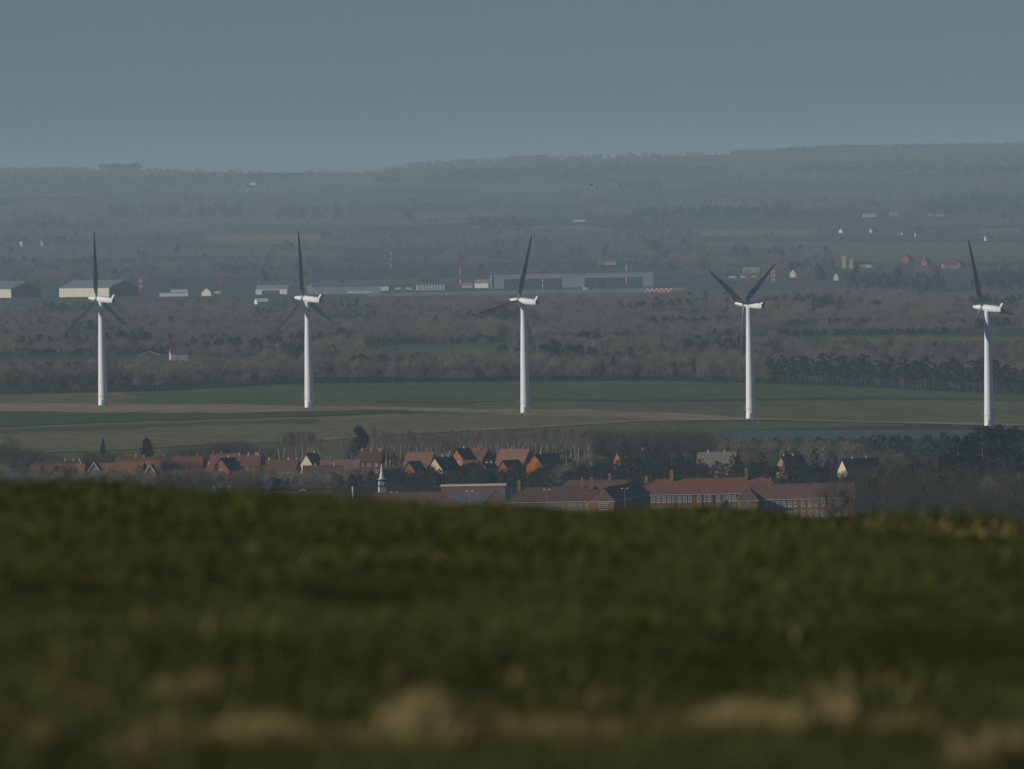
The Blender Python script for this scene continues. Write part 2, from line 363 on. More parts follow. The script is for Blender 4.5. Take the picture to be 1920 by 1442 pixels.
def blade_mesh(theta):
    d = UU * math.cos(theta) + HH * math.sin(theta)          # out along the blade
    t = HH * math.cos(theta) - UU * math.sin(theta)          # direction of turning in the disc
    m = MB(); rings = []
    st = [(0.6, 1.1, 1.1, 20), (2.0, 1.15, 1.05, 18), (3.6, 2.0, .8, 18), (6, 2.75, .62, 17), (9, 2.7, .48, 16), (14, 2.35, .36, 14), (20, 1.85, .24, 12), (26, 1.3, .15, 11), (30, .75, .08, 10), (31.4, .24, .04, 10)]
    for r, ch, th, tws in st:
        bt = R(tws); cd = t * math.cos(bt) - AX * math.sin(bt); nd = t * math.sin(bt) + AX * math.cos(bt)
        o = frame_pt(2.6, 0, 0) + d * r + AX * (0.0016 * r * r) ; pts = []
        for k in range(14):
            ph = 2 * math.pi * k / 14; cx = math.cos(ph); sy = math.sin(ph)
            w_ = 1 if r < 2.5 else (0.55 + 0.45 * cx)
            pts.append(o + cd * (cx * ch / 2 - (0.15 * ch if r > 2.5 else 0)) + nd * (sy * th / 2 * w_))
        rings.append(pts)
    m.loft(rings); return m.mesh('blade', BLADE, True)
TURB = [(193, 760, 199, -5, 'leftmost of the five white wind turbines, in front of the long cream hangar'),
        (580, 764, 204, -8, 'second white wind turbine from the left, before the long grey shed'),
        (985, 774, 210, 20, 'middle white wind turbine of the five, below the wide twin hangar'),
        (1408, 785, 214, 58, 'white wind turbine with two blades raised in a V and one hanging down'),
        (1855, 798, 220, -23, 'rightmost white wind turbine, its foot hidden behind dark pines')]
for (px, py, s_, ang, lab) in TURB:
    D = F / (s_ / 49.0) ; p = hit(px, py)
    t = thing('wind_turbine', lab, 'wind turbine', p, 0, 'white wind turbines in a row across the field')
    for nm, me in (('tower', tw), ('nacelle', nacm), ('hub', hubm), ('steps', stepm)): o = link(nm, me, t)
    tower = [c for c in t.children if c.data is tw][0]; nac = [c for c in t.children if c.data is nacm][0]
    link('door', doorm, tower); link('sensor_bracket', ringm, tower); link('tail_fin', finm, nac); link('vent', ventm, nac)
    for k in range(3): link('blade', blade_mesh(R(ang + 120 * k)), t)

# ------------------------------------------------------------------ houses
def win_mesh(w_, h_, bars=(2, 3)):
    m = MB(); fr = 0.09
    m.box(-w_ / 2, w_ / 2, -.06, .05, 0, fr); m.box(-w_ / 2, w_ / 2, -.06, .05, h_ - fr, h_)
    m.box(-w_ / 2, -w_ / 2 + fr, -.06, .05, fr, h_ - fr); m.box(w_ / 2 - fr, w_ / 2, -.06, .05, fr, h_ - fr)
    for i in range(1, bars[0]): x = -w_ / 2 + w_ * i / bars[0]; m.box(x - .035, x + .035, -.045, .05, fr, h_ - fr)
    for i in range(1, bars[1]): z = h_ * i / bars[1]; m.box(-w_ / 2 + fr, w_ / 2 - fr, -.05, .05, z - .035, z + .035)
    m.box(-w_ / 2 - .1, w_ / 2 + .1, -.16, -.07, -.1, 0)
    f = m.mesh('window', PAINT); m = MB(); m.box(-w_ / 2 + .05, w_ / 2 - .05, -.02, .02, .05, h_ - .05)
    return f, m.mesh('pane', GLASS)
WIN = {'s': win_mesh(1.0, 1.1, (2, 2)), 'sash': win_mesh(1.05, 1.75, (2, 4)), 'wide': win_mesh(2.6, 1.8, (5, 3)), 'tall': win_mesh(1.5, 1.9, (2, 3))}
def window(kind, parent, loc, rz=0):
    f, g = WIN[kind]; o = link('window', f, parent); o.location = loc; o.rotation_euler = (0, 0, rz)
    link('pane', g, o); return o
def chimney(parent, x, y, z0, h, w_=.62, material=None, pots=2):
    m = MB(); m.box(-w_ / 2, w_ / 2, -w_ / 2, w_ / 2, -1.0, h); m.box(-w_ / 2 - .07, w_ / 2 + .07, -w_ / 2 - .07, w_ / 2 + .07, h - .22, h - .08)
    m.mi = 1
    for k in range(pots):
        xx = (k - (pots - 1) / 2) * .3; m.tube((xx, 0, h - .05), (xx, 0, h + .38), .12, .1, 8)
    o = m.build('chimney', [material or BRICK, POT], parent); o.location = (x, y, z0); return o
def gable_roof(L, W, eh, rh, ov=.35, th=.22):
    m = MB(); k = (rh - eh) / (W / 2); ye = W / 2 + ov; ze = eh - k * ov; x = L / 2 + ov
    for sg in (-1, 1):
        a = [(-x, sg * ye, ze), (x, sg * ye, ze), (x, 0, rh), (-x, 0, rh)]; bq = [(p[0], p[1], p[2] + th) for p in a]
        if sg > 0: a = a[::-1]; bq = bq[::-1]
        m.loft([a, bq])
    m.tube((-x, 0, rh + th), (x, 0, rh + th), .13, .13, 6)
    return m
def hip_roof(L, W, eh, rh, hl, hr, ov=.4):
    """hl, hr: how far each ridge end stands in from the eaves (0 = gable)"""
    m = MB(); x0, x1, y = -L / 2 - ov, L / 2 + ov, W / 2 + ov; a, b_ = x0 + hl, x1 - hr
    m.face((x0, -y, eh), (x1, -y, eh), (b_, 0, rh), (a, 0, rh)); m.face((x1, y, eh), (x0, y, eh), (a, 0, rh), (b_, 0, rh))
    m.face((x1, -y, eh), (x1, y, eh), (b_, 0, rh)); m.face((x0, y, eh), (x0, -y, eh), (a, 0, rh))
    m.face((x0, y, eh), (x1, y, eh), (x1, -y, eh), (x0, -y, eh))
    m.tube((a, 0, rh), (b_, 0, rh), .14, .14, 6)
    for (p, q) in (((x0, -y, eh), (a, 0, rh)), ((x0, y, eh), (a, 0, rh)), ((x1, -y, eh), (b_, 0, rh)), ((x1, y, eh), (b_, 0, rh))): m.tube(p, q, .12, .12, 5)
    return m
def gable_wall(L, W, eh, rh):
    m = MB(); x, y = L / 2, W / 2
    pr = [(-y, -1.0), (y, -1.0), (y, eh), (0, rh), (-y, eh)]
    m.loft([[(-x, p, q) for p, q in pr], [(x, p, q) for p, q in pr]]); return m
def house(name, label, px, py, L, W, eh, rh, yaw, wall, roof, ch=(), win=3, gwin=0, barge=False, group=None, cat='house', pots=2, chm=None, door=True, D=None):
    p = hit(px, py, rh) if D is None else at_depth(px, D)
    t = thing(name, label, cat, p, R(yaw), group)
    wo = gable_wall(L, W, eh, rh - .02).build('wall', wall, t); ro = gable_roof(L, W, eh, rh).build('roof', roof, t)
    for c in ch: chimney(ro, c * L, 0, rh, .75, w_=.55, pots=pots, material=chm)
    fl = 2.5 if eh > 4 else .9
    for k in range(win):
        x = (k - (win - 1) / 2) * L / max(win, 1) * .92
        window('s', t, (x, -W / 2 - .03, eh - 1.55))
        if eh > 4: window('s', t, (x, -W / 2 - .03, .95)) if not (door and k == win // 2) else None
    if door and win: m = MB(); m.box(-.5, .5, -W / 2 - .06, -W / 2 + .05, 0, 2.05); d = m.build('door', PAINT, t); m = MB(); m.box(.3, .36, -W / 2 - .12, -W / 2 - .062, .95, 1.1); m.build('handle', DARK, d)
    for sg in ((-1, 1) if gwin else ()):
        for k in range(gwin): window('s', t, (sg * (L / 2 + .03), (k - (gwin - 1) / 2) * 1.6, eh - .9), R(-90 if sg < 0 else 90))
    if barge:
        m = MB(); k = (rh - eh) / (W / 2)
        for sg in (-1, 1):
            x = sg * (L / 2 + .37)
            for s2 in (-1, 1):
                y1 = s2 * (W / 2 + .38); z1 = eh - k * .38
                q = [(x, y1, z1 - .06), (x, 0, rh - .06), (x, 0, rh + .25), (x, y1, z1 + .25)]
                m.loft([q, [(a + sg * .06, b_, c) for a, b_, c in q]])
        m.build('bargeboard', PAINT, t)
    return t
G1 = 'tiled houses of the left village'; G2 = 'brick houses right of the clock spire'; G3 = 'houses in the trees on the right'
HS = [
 # left village, back row
 ('cottage_row', 'long low brown roof with pale chimneys at far left of village', 112, 865, 16, 7, 3.6, 6.6, -4, BRICK, TILED, (.12, .3, .42), 4, 0, 0, G1),
 ('terraced_house', 'grey-brown back-row roof left of the rounded dark conifer', 240, 857, 8.5, 7, 4.6, 7.8, -3, BRICK, TILEB, (.32,), 3, 0, 0, G1),
 ('terraced_house', 'back-row house with chimney just right of the rounded dark conifer', 290, 858, 11.5, 7, 4.6, 7.8, 2, BRICK, TILEB, (-.32, .28), 4, 0, 0, G1),
 ('terraced_house', 'back-row reddish roof above the small dark roof, left village', 352, 857, 10, 7, 4.6, 7.8, -3, BRICK, TILE, (.33,), 3, 0, 0, G1),
 ('terraced_house', 'pinkish back-row roof behind the orange gable with dark roof', 420, 852, 9, 7, 4.6, 8, 0, BRICK, TILE, (-.4, -.1), 3, 0, 0, G1),
 ('terraced_house', 'back-row house with three chimneys right of the dark-roofed orange gable', 466, 854, 8, 7, 4.6, 8, -8, BRICK, TILEB, (-.4, 0, .4), 3, 0, 0, G1),
 # left village, front row
 ('bungalow', 'leftmost low orange-tiled roof beside bare trees', 80, 873, 8, 7, 2.6, 5.6, -3, BRICK, TILE, (), 3, 0, 0, G1),
 ('bungalow', 'low orange-tiled bungalow roof left of the white-edged gable', 127, 871, 11, 7.5, 2.6, 5.8, -3, BRICK, TILEO, (.4,), 4, 0, 0, G1),
 ('gabled_house', 'narrow gable with white bargeboards between two low red roofs', 179, 867, 6, 3.4, 5.4, 8.0, 82, BRICKB, TILE, (), 1, 1, 1, G1),
 ('house', 'short red roof beside the dark round shrub, left village', 199, 869, 6.5, 7, 3.0, 6.2, -6, BRICK, TILE, (), 2, 0, 0, G1),
 ('house', 'red-tiled house with two white windows and dark right gable', 246, 867, 9, 8, 3.2, 6.6, -18, BRICKB, TILE, (), 4, 0, 0, G1),
 ('house', 'orange-roofed house behind the small white-edged gable', 285, 864, 8, 7, 3.4, 6.8, -14, BRICK, TILEO, (), 3, 0, 0, G1),
 ('gabled_porch_house', 'small red gable with bright white bargeboards, left village', 284, 872, 5, 3.2, 4.9, 7.2, 80, BRICK, TILE, (), 1, 0, 1, G1),
 ('house', 'orange-lit roof corner left of the small dark roof', 335, 862, 6.5, 7, 3.2, 6.8, 16, BRICK, TILEO, (), 2, 0, 0, G1),
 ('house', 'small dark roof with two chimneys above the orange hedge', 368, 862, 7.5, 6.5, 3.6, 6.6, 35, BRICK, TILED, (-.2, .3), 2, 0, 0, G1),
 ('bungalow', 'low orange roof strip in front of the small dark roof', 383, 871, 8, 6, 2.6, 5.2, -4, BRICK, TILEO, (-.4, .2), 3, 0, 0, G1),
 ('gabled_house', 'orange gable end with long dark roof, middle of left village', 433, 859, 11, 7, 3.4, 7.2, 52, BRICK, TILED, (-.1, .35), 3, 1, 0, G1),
 ('cottage', 'white-gabled cottage peeking over brown bushes by three chimneys', 477, 854, 6, 4.4, 4.4, 7.4, 70, PAINT, TILEB, (.2,), 1, 0, 0, G1),
 ('house', 'brown roof with single chimney under the purple birches', 530, 863, 10.5, 7.5, 3.4, 6.8, -14, BRICKB, TILEB, (-.45, .2), 3, 0, 0, G1),
 ('cottage', 'pale gable cottage half hidden right of the purple birches', 584, 851, 7, 4.6, 4.4, 7.6, 58, CREAM, TILEB, (.3,), 1, 0, 0, G1),
 ('house', 'brown-red long roof left of the clock spire, with two chimneys', 638, 863, 13, 7.5, 3.4, 6.8, -5, BRICKB, TILE, (-.25, .3), 4, 0, 0, G1),
 ('house', 'lower brown roof in front of the long roof left of the spire', 606, 874, 13, 7, 3.0, 5.6, -3, BRICKB, TILEB, (-.2, .28), 4, 0, 0, G1),
 ('cottage', 'small cream gable left of the clock spire below the ragged evergreen', 657, 858, 5.5, 4.6, 4, 7, 72, CREAM, TILEB, (), 1, 0, 0, G1),
 ('house', 'dark ridge house with chimneys above left of the spire', 694, 846, 8, 7, 4.8, 8.2, -6, BRICK, TILEB, (-.35, .05, .42), 3, 0, 0, G1),
 # centre cluster
 ('house', 'wide red-brown roof with two chimneys nearest the spire', 789, 849, 9.5, 8, 3.8, 7.8, -22, BRICK, TILE, (-.15, .28), 3, 0, 0, G2),
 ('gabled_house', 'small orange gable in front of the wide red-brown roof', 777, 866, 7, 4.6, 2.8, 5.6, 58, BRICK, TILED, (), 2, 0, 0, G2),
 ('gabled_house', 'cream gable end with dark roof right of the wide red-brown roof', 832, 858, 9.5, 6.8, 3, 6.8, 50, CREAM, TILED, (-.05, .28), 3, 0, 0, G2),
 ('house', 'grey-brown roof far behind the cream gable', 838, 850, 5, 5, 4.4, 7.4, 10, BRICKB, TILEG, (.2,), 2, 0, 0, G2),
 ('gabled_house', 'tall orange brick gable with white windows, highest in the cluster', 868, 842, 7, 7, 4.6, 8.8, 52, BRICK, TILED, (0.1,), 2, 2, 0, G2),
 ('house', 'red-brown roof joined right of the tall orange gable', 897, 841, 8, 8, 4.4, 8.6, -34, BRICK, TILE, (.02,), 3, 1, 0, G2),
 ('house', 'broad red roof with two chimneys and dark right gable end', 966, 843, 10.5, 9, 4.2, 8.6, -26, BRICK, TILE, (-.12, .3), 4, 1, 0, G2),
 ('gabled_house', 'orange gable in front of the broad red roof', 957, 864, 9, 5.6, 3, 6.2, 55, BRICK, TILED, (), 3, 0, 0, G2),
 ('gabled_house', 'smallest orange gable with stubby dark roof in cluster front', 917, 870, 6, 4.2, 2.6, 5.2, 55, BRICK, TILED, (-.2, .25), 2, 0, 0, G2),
 ('gabled_house', 'rightmost big orange gable with brown roof in the centre cluster', 1022, 852, 9.5, 9, 3.2, 7.4, 42, BRICK, TILEB, (-.2,), 3, 0, 0, G2),
 ('annexe', 'small brick annexe with white windows below the tall orange gable', 884, 864, 5, 4.5, 3, 5.4, -20, BRICK, TILE, (), 2, 0, 0, G2),
 # right
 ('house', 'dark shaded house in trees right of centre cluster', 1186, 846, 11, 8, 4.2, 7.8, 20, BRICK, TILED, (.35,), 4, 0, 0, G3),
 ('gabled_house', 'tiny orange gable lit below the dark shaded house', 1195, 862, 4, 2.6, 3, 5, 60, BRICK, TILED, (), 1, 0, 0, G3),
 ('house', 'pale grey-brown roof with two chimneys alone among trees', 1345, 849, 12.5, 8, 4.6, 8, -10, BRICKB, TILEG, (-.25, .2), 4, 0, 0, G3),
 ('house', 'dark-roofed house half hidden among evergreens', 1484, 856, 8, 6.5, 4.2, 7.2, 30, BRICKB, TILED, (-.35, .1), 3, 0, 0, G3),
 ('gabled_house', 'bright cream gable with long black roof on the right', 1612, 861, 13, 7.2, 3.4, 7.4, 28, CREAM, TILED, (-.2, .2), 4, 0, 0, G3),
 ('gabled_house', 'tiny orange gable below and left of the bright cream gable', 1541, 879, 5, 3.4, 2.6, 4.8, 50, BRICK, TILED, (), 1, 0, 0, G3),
 ('brick_outbuilding', 'low brick wall-like roof strip on the right, nearer the cream gable', 1696, 868, 4.6, 3, 2.4, 3.4, 0, BRICK, TILEO, (), 1, 0, 0, G3),
 ('brick_outbuilding', 'low brick wall-like roof strip on the right, beside the dark wood', 1736, 872, 5.2, 3, 2.4, 3.4, 0, BRICK, TILEO, (), 1, 0, 0, G3),
]
for (nm, lab, px, py, L, W, eh, rh, yaw, wl, rf, ch, wn, gw, bg_, grp) in HS:
    house(nm, lab, px, py, L, W, eh, rh, yaw, wl, rf, ch, wn, gw, bool(bg_), grp, cat={'bungalow': 'bungalow', 'cottage': 'cottage', 'cottage_row': 'cottages', 'annexe': 'annexe', 'brick_outbuilding': 'outbuilding'}.get(nm, 'house'),
          chm=POT if ch and rf is not TILE else None)

# ------------------------------------------------------------------ the barracks: long brick ranges with hipped roofs
def facade(t, x0, n_, dx, y, zs, skip=(), kind='sash'):
    for z in zs:
        for k in range(n_):
            if k in skip: continue
            window(kind, t, (x0 + k * dx, y, z))
def barracks(name, label, px, py, L, W, eh, rh, yaw, hl, hr, wall, roof, cat='barracks', D=None):
    p = hit(px, py, rh) if D is None else at_depth(px, D)
    t = thing(name, label, cat, p, R(yaw), 'brick barrack ranges')
    m = MB(); m.box(-L / 2, L / 2, -W / 2, W / 2, -2, eh - .02); m.build('wall', wall, t)
    r = hip_roof(L, W, eh + .14, rh, hl, hr).build('roof', roof, t)
    m = MB(); m.box(-L / 2 - .42, L / 2 + .42, -W / 2 - .42, W / 2 + .42, eh, eh + .13); m.build('eaves_board', PAINT, t)
    return t, r
# main red range
T, rf = barracks('barracks', 'long two-storey barracks with bright red roof and rows of white windows', 1332, 897, 45, 12, 6.6, 11.2, 0, 7, 7, BRICK, TILE)
for x, h in ((-19, .7), (-11.5, 2.4), (10.6, 2.5)): chimney(rf, x, -.6, 11.2, h, .95, BRICKB, 2)
s = 6.33
for z in (4.55, 1.6):
    for wx in (1214, 1224, 1234, 1244, 1253.5, 1263, 1273, 1283, 1293, 1310, 1319.5, 1329, 1345.5, 1355.6, 1365.6, 1375, 1391, 1401, 1411, 1421): window('sash', T, ((wx - 1332) / s, -6.03, z))
for dx in (-10.8, -2.6, .6, 3.2):
    m = MB(); m.tube((dx, -6.12, -1), (dx, -6.12, 6.5), .07, .07, 6); m.build('downpipe', DARK, T)
D0 = T.location.y
# right range with its pavilion
T, rf = barracks('barracks', 'right-hand barracks range with brown roof, half behind bare tree', 1500, 910, 30, 10.5, 6.2, 10.6, 0, 0.2, 0.2, BRICKB, TILEB, D=D0 - 62)
chimney(rf, -9.2, 0, 10.6, 1.6, .9, BRICKB, 2)
for z in (4.2, 1.3):
    for wx in (1431, 1444.6, 1455, 1466, 1476.6, 1487, 1501, 1515, 1526, 1538, 1552, 1566, 1580): window('sash', T, ((wx - 1500) / 6.43, -5.28, z))
T, rf = barracks('barracks_pavilion', 'small hipped pavilion at the left end of the right-hand range', 1398, 914, 5.4, 12, 6.0, 9.6, 0, 2.9, 2.9, BRICKB, TILEB, D=D0 - 64)
window('wide', T, (-1.0, -6.03, 4.1)); window('sash', T, (-1.6, -6.03, 1.2)); window('sash', T, (.2, -6.03, 1.2))
# middle wing with hipped front
T, rf = barracks('barracks_wing', 'brown-roofed barracks wing with hipped end casting shade on the red range', 1045, 911, 31, 11, 7.2, 11.5, 0, 6.5, 5.5, BRICKB, TILEB, D=D0 - 85)
for x, h, y in ((-11.6, 1.7, 0), (6.7, 2.2, 0), (9.4, 2.3, -1.2)): chimney(rf, x, y, 11.5, h, .85, BRICKB, 2)
for wx in (975, 985, 995, 1006, 1022, 1030, 1043, 1053.5, 1064.5, 1075, 1085, 1098): window('sash', T, ((wx - 1045) / 6.5, -5.53, 5.1))
T, rf = barracks('barracks_pavilion', 'hipped cross wing running back from the brown-roofed middle wing to the red range', 1158, 918, 84, 7.2, 7.2, 11.0, 82.3, 4.0, 4.0, BRICKB, TILEB, D=D0 - 55)
window('wide', T, (-42.03, -.6, 5.0), R(-90)); window('sash', T, (-42.03, 2.0, 1.2), R(-90)); window('sash', T, (-42.03, -1.6, 1.2), R(-90))
for k in range(14): window('sash', T, (-38 + k * 5.6, -3.43, 5.1)); window('sash', T, (-38 + k * 5.6, -3.43, 1.2))
T, rf = barracks('barracks', 'brown rear range whose ridge shows between middle wing and red range', 1115, 905, 26, 10, 6.2, 10.6, 0, 5, 5, BRICKB, TILEB, D=D0 + 30)
chimney(rf, 4, 0, 10.6, 1.5, .8, BRICKB, 2)
T, rf = barracks('barracks_pavilion', 'small hipped roof at the left end of the middle wing', 927, 920, 7.5, 9, 6.4, 10.4, 0, 3.6, 3.6, BRICKB, TILEB, D=D0 - 80)
# flat-fronted hall left of it
p = at_depth(884, D0 + 20)
t = thing('sports_hall', 'flat brick parapet hall with slate lean-to roof right of the clock spire', 'hall', p, R(-1))
m = MB(); m.box(-9.6, 9.6, 0, 14, -1, 9.7); m.build('wall', BRICK, t)
m = MB(); m.box(-9.8, 9.8, -.2, 14.2, 9.72, 10.0); m.build('coping', PAINT, t)
m = MB(); m.loft([[(-7.5, -9, 4.4), (9.5, -9, 4.4), (9.5, -.05, 8.4), (-7.5, -.05, 8.4)], [(-7.5, -9, 4.2), (9.5, -9, 4.2), (9.5, -.05, 8.2), (-7.5, -.05, 8.2)]]); m.build('lean_to_roof', SLATE, t)
m = MB(); m.box(-7.3, 9.3, -8.7, -.06, -1, 4.15); m.build('lean_to_wall', BRICKB, t)
# ranges to the left of the hall, half sunk behind the grass
T, rf = barracks('barracks', 'brown hipped range beneath and right of the clock spire', 765, 917, 30, 11, 5.6, 9.6, 0, 5, 6, BRICKB, TILEB, D=D0 - 40)
for wx in range(-12, 13, 3): window('sash', T, (wx, -5.53, 3.4))
CLK = T
T, rf = barracks('barracks', 'low grey-roofed range with long ridge left of the white post', 560, 913, 27, 11, 5.4, 9.6, 0, 3, 5, BRICKB, SLATE, D=D0 - 5)
for wx in range(-10, 13, 3): window('sash', T, (wx, -5.53, 3.4))
house('lodge', 'low gable with pale edges in front of the grey-roofed range', 570, 917, 8, 11, 5.6, 8.8, 86, BRICKB, TILEB, (), 0, 0, True, cat='lodge')
T, rf = barracks('barracks', 'dark low range with two chimneys at far left behind the grass', 430, 912, 22, 10, 5.6, 9.4, 0, 4, 4, BRICKB, TILEB, D=D0 + 12)
for x in (-5, -.6): chimney(rf, x, 0, 9.4, 1.6, .85, BRICKB, 2)
# clock turret
p = at_depth(713, D0 - 38); zt = 100 - (927 - 4.3 - EYE) / F * p.y; zt = CAMZ - (927 - 4.3 - EYE) / F * p.y
t = thing('clock_turret', 'white clock turret with pale pointed spire rising from a brown roof', 'clock turret', (p.x, p.y, zt), R(12))
k = p.y / F
m = MB(); m.box(-.98, .98, -.98, .98, -2.2, 13 * k); m.box(-1.1, 1.1, -1.1, 1.1, 13 * k, 13 * k + .14); m.build('base', LEAD, t)
m = MB(); m.box(-.82, .82, -.82, .82, 13 * k + .142, 27.4 * k); st = m.build('clock_stage', SHEETD, t)
m = MB()
for a in range(4):
    c, s_ = math.cos(a * math.pi / 2), math.sin(a * math.pi / 2); z0 = 20.5 * k; pts = [(.0, .0)]
    rg = lambda y: [(c * .62 * math.cos(q) + s_ * y, s_ * .62 * math.cos(q) - c * y, z0 + .62 * math.sin(q)) for q in [2 * math.pi * i / 24 for i in range(24)]]
    m.loft([rg(.82), rg(.9)])
cf = m.build('clock_face', PAINT, t)
m = MB(); z0 = 20.5 * k
m.box(-.03, .03, -.95, -.91, z0, z0 + .5); m.box(0, .34, -.95, -.912, z0 - .03, z0 + .035); m.build('clock_hand', DARK, cf)
m = MB(); m.box(-1.0, 1.0, -1.0, 1.0, 27.42 * k, 28.6 * k)
n8 = lambda r, z: [(r * math.cos(q), r * math.sin(q), z) for q in [math.pi / 8 + 2 * math.pi * i / 8 for i in range(8)]]
m.loft([n8(.98, 28.6 * k), n8(.72, 33 * k), n8(.42, 43 * k), n8(.1, 57 * k)]); m.build('spire', LEAD, t)
m = MB(); m.tube((0, 0, 56 * k), (0, 0, 64 * k), .05, .04, 6); m.box(-.35, .35, -.03, .03, 60 * k, 60 * k + .1); m.face((.3, 0, 59 * k), (.6, 0, 60.4 * k), (.3, 0, 61.8 * k)); m.build('weather_vane', DARK, t)
# lamp posts of the barracks
def lamp(px, py, h, D, lab):
    p = at_depth(px, D); h = CAMZ - (py + (px - 960) * ROLL - EYE) / F * D - p.z
    t = thing('lamp_post', lab, 'lamp post', p, 0, 'twin-headed lamp posts of the barracks')
    m = MB(); m.tube((0, 0, -.5), (0, 0, h), .12, .07, 8); m.build('pole', STEEL, t)
    m = MB(); m.tube((-.75, 0, h), (.75, 0, h), .05, .05, 6); m.build('arm', STEEL, t)
    for sg in (-1, 1): m = MB(); m.box(sg * .75 - .28, sg * .75 + .28, -.2, .2, h - .12, h + .16); m.build('lamp_head', PAINT, t)
lamp(1168, 916, 9, D0 - 110, 'tall twin-headed lamp post in front of the shaded wing')
lamp(1022, 918, 9, D0 - 120, 'twin-headed lamp post before the middle wing roof')
lamp(877, 921, 9, D0 - 115, 'twin-headed lamp post before the slate lean-to roof')
lamp(735, 923, 9, D0 - 110, 'twin-headed lamp post right of the clock turret')
p = at_depth(658, D0 - 60)
t = thing('flagpole', 'stout white post standing left of the clock turret', 'post', p); hp = CAMZ - (914 - 5.3 - EYE) / F * p.y
m = MB(); m.tube((0, 0, -.5), (0, 0, hp), .26, .24, 10); m.build('pole', PAINT, t); m = MB(); m.tube((0, 0, hp), (0, 0, hp + .25), .34, .2, 10); m.build('cap', PAINT, t)

# ------------------------------------------------------------------ solar farm
m = MB(); m.mi = 0
m.loft([[(-3.9, -.9, .75), (3.9, -.9, .75), (3.9, .9, 1.95), (-3.9, .9, 1.95)], [(-3.9, -.93, .8), (3.9, -.93, .8), (3.9, .87, 2.0), (-3.9, .87, 2.0)]])
m.mi = 1
for x in (-3, 0, 3): m.box(x - .06, x + .06, -.5, -.4, -.4, .98); m.box(x - .06, x + .06, .4, .5, -.4, 1.55)
for x in (-3.9, -1.95, 0, 1.95, 3.86):
    m.loft([[(x, -.94, .82), (x + .06, -.94, .82), (x + .06, .86, 2.02), (x, .86, 2.02)], [(x, -.95, .85), (x + .06, -.95, .85), (x + .06, .85, 2.05), (x, .85, 2.05)]])
SOL = mat('solar_cell', (0.075, 0.09, 0.105), 0.35, 0.35, 0.3, spec=0.5)
solm = m.mesh('solar_panel', [SOL, SHEET])
lo = [(1355, 810), (1420, 803), (1500, 801), (1620, 797), (1700, 796), (1870, 798)]
nsol = 0
for r_ in range(16):
    D = 4885 + r_ * 15
    for k in range(-2, 40):
        x = 62 + 8.3 * k + (r_ % 3) * 1.5; y = D + 0.1 * x
        z = float(terrain(x, y)); px, py = to_px(x, y, z + 1.9)
        if px < 1360 or px > 1930 or py < np.interp(px, [q[0] for q in lo], [q[1] for q in lo]) or nsol >= 300: continue
        o = link('solar_panel', solm); o.location = (x, y, z); o.rotation_euler = (0, 0, R(-6))
        tag(o, 'blue-grey solar panel table in the %s rows, %s of the solar farm' % (('nearest', 'middle', 'farthest')[min(2, r_ // 6)], 'left end' if px < 1520 else 'middle' if px < 1690 else 'right end'), 'solar panel', 'solar panel tables of the solar farm'); nsol += 1

# ------------------------------------------------------------------ airfield
def shed(name, label, cat, x0, x1, ytop, ybase, depth, yaw, wall, roof, rise, D=None, doors=(), group='airfield buildings'):
    """x0..x1 and ytop (eaves) in photograph pixels give its width and height at its place"""
    pxm = (x0 + x1) / 2; p = hit(pxm, ybase); k = p.y / F; L = (x1 - x0) * k; eh = max((ybase - ytop) * k, 2.2)
    t = thing(name, label, cat, (p.x, p.y + depth / 2, p.z), R(yaw), group)
    if rise > 0:
        gable_wall(L, depth, eh, eh + rise).build('wall', wall, t); gable_roof(L, depth, eh, eh + rise + .05, .3, .3).build('roof', roof, t)
    else:
        m = MB(); m.box(-L / 2, L / 2, -depth / 2, depth / 2, -1, eh); m.build('wall', wall, t)
        m = MB(); m.box(-L / 2 - .3, L / 2 + .3, -depth / 2 - .3, depth / 2 + .3, eh + .01, eh + .5); m.build('roof', roof, t)
    for (a, b_, c) in doors:
        m = MB(); m.box(a * L - L / 2, b_ * L - L / 2, -depth / 2 - .25, -depth / 2 + .1, 0, c * eh); d = m.build('door', SHEETD, t)
        m = MB(); n_ = max(3, int((b_ - a) * L / 9))
        for i in range(1, n_): x = a * L - L / 2 + (b_ - a) * L * i / n_; m.box(x - .15, x + .15, -depth / 2 - .32, -depth / 2 - .26, 0, c * eh)
        m.build('door_rail', STEEL, d)
    return t, L, eh
t, L, eh = shed('twin_hangar', 'wide grey hangar with two dark door bays, behind the middle turbine', 'hangar', 922, 1225, 514.5, 539, 55, 0, SHEET, SHEET, 0, doors=((.076, .43, .72), (.575, .93, .72)))
m = MB(); m.box(-L / 2 - .9, -L / 2 - .02, -28.2, 28, 0, eh); m.build('lit_end_face', PAINT, t)  # white slab: sunlight on the left end face put into the colour
HROOF = mat('hangar_roof', (0.19, 0.21, 0.2), 0.7, 0.12, 0.15)
def big_hangar(label, px, py, L, W, eh, rise, yaw):
    p = hit(px, py); t = thing('hangar', label, 'hangar', p, R(yaw), 'airfield buildings')
    gable_wall(L, W, eh, eh + rise).build('wall', SHEETC, t); gable_roof(L, W, eh, eh + rise + .05, .4, .4).build('roof', HROOF, t)
    m = MB(); m.box(L / 2 + .02, L / 2 + .3, -W / 2 + 1.5, W / 2 - 1.5, 0, eh - .3); d = m.build('door', SHEETD, t)
    m = MB(); m.prism([(-W / 2 + 2, eh - .25), (W / 2 - 2, eh - .25), (0, eh + rise - 1)], 0, .25)
    o = m.build('gable_cladding', SHEETD, t); o.rotation_euler = (0, 0, R(90)); o.location = (L / 2 + .3, 0, 0)
    m = MB()
    for i in range(6): x = -L / 2 + L * (i + .5) / 6; m.box(x - .25, x + .25, -W / 2 - .15, -W / 2 - .01, 0, eh)
    m.build('pilaster', PAINT, t)
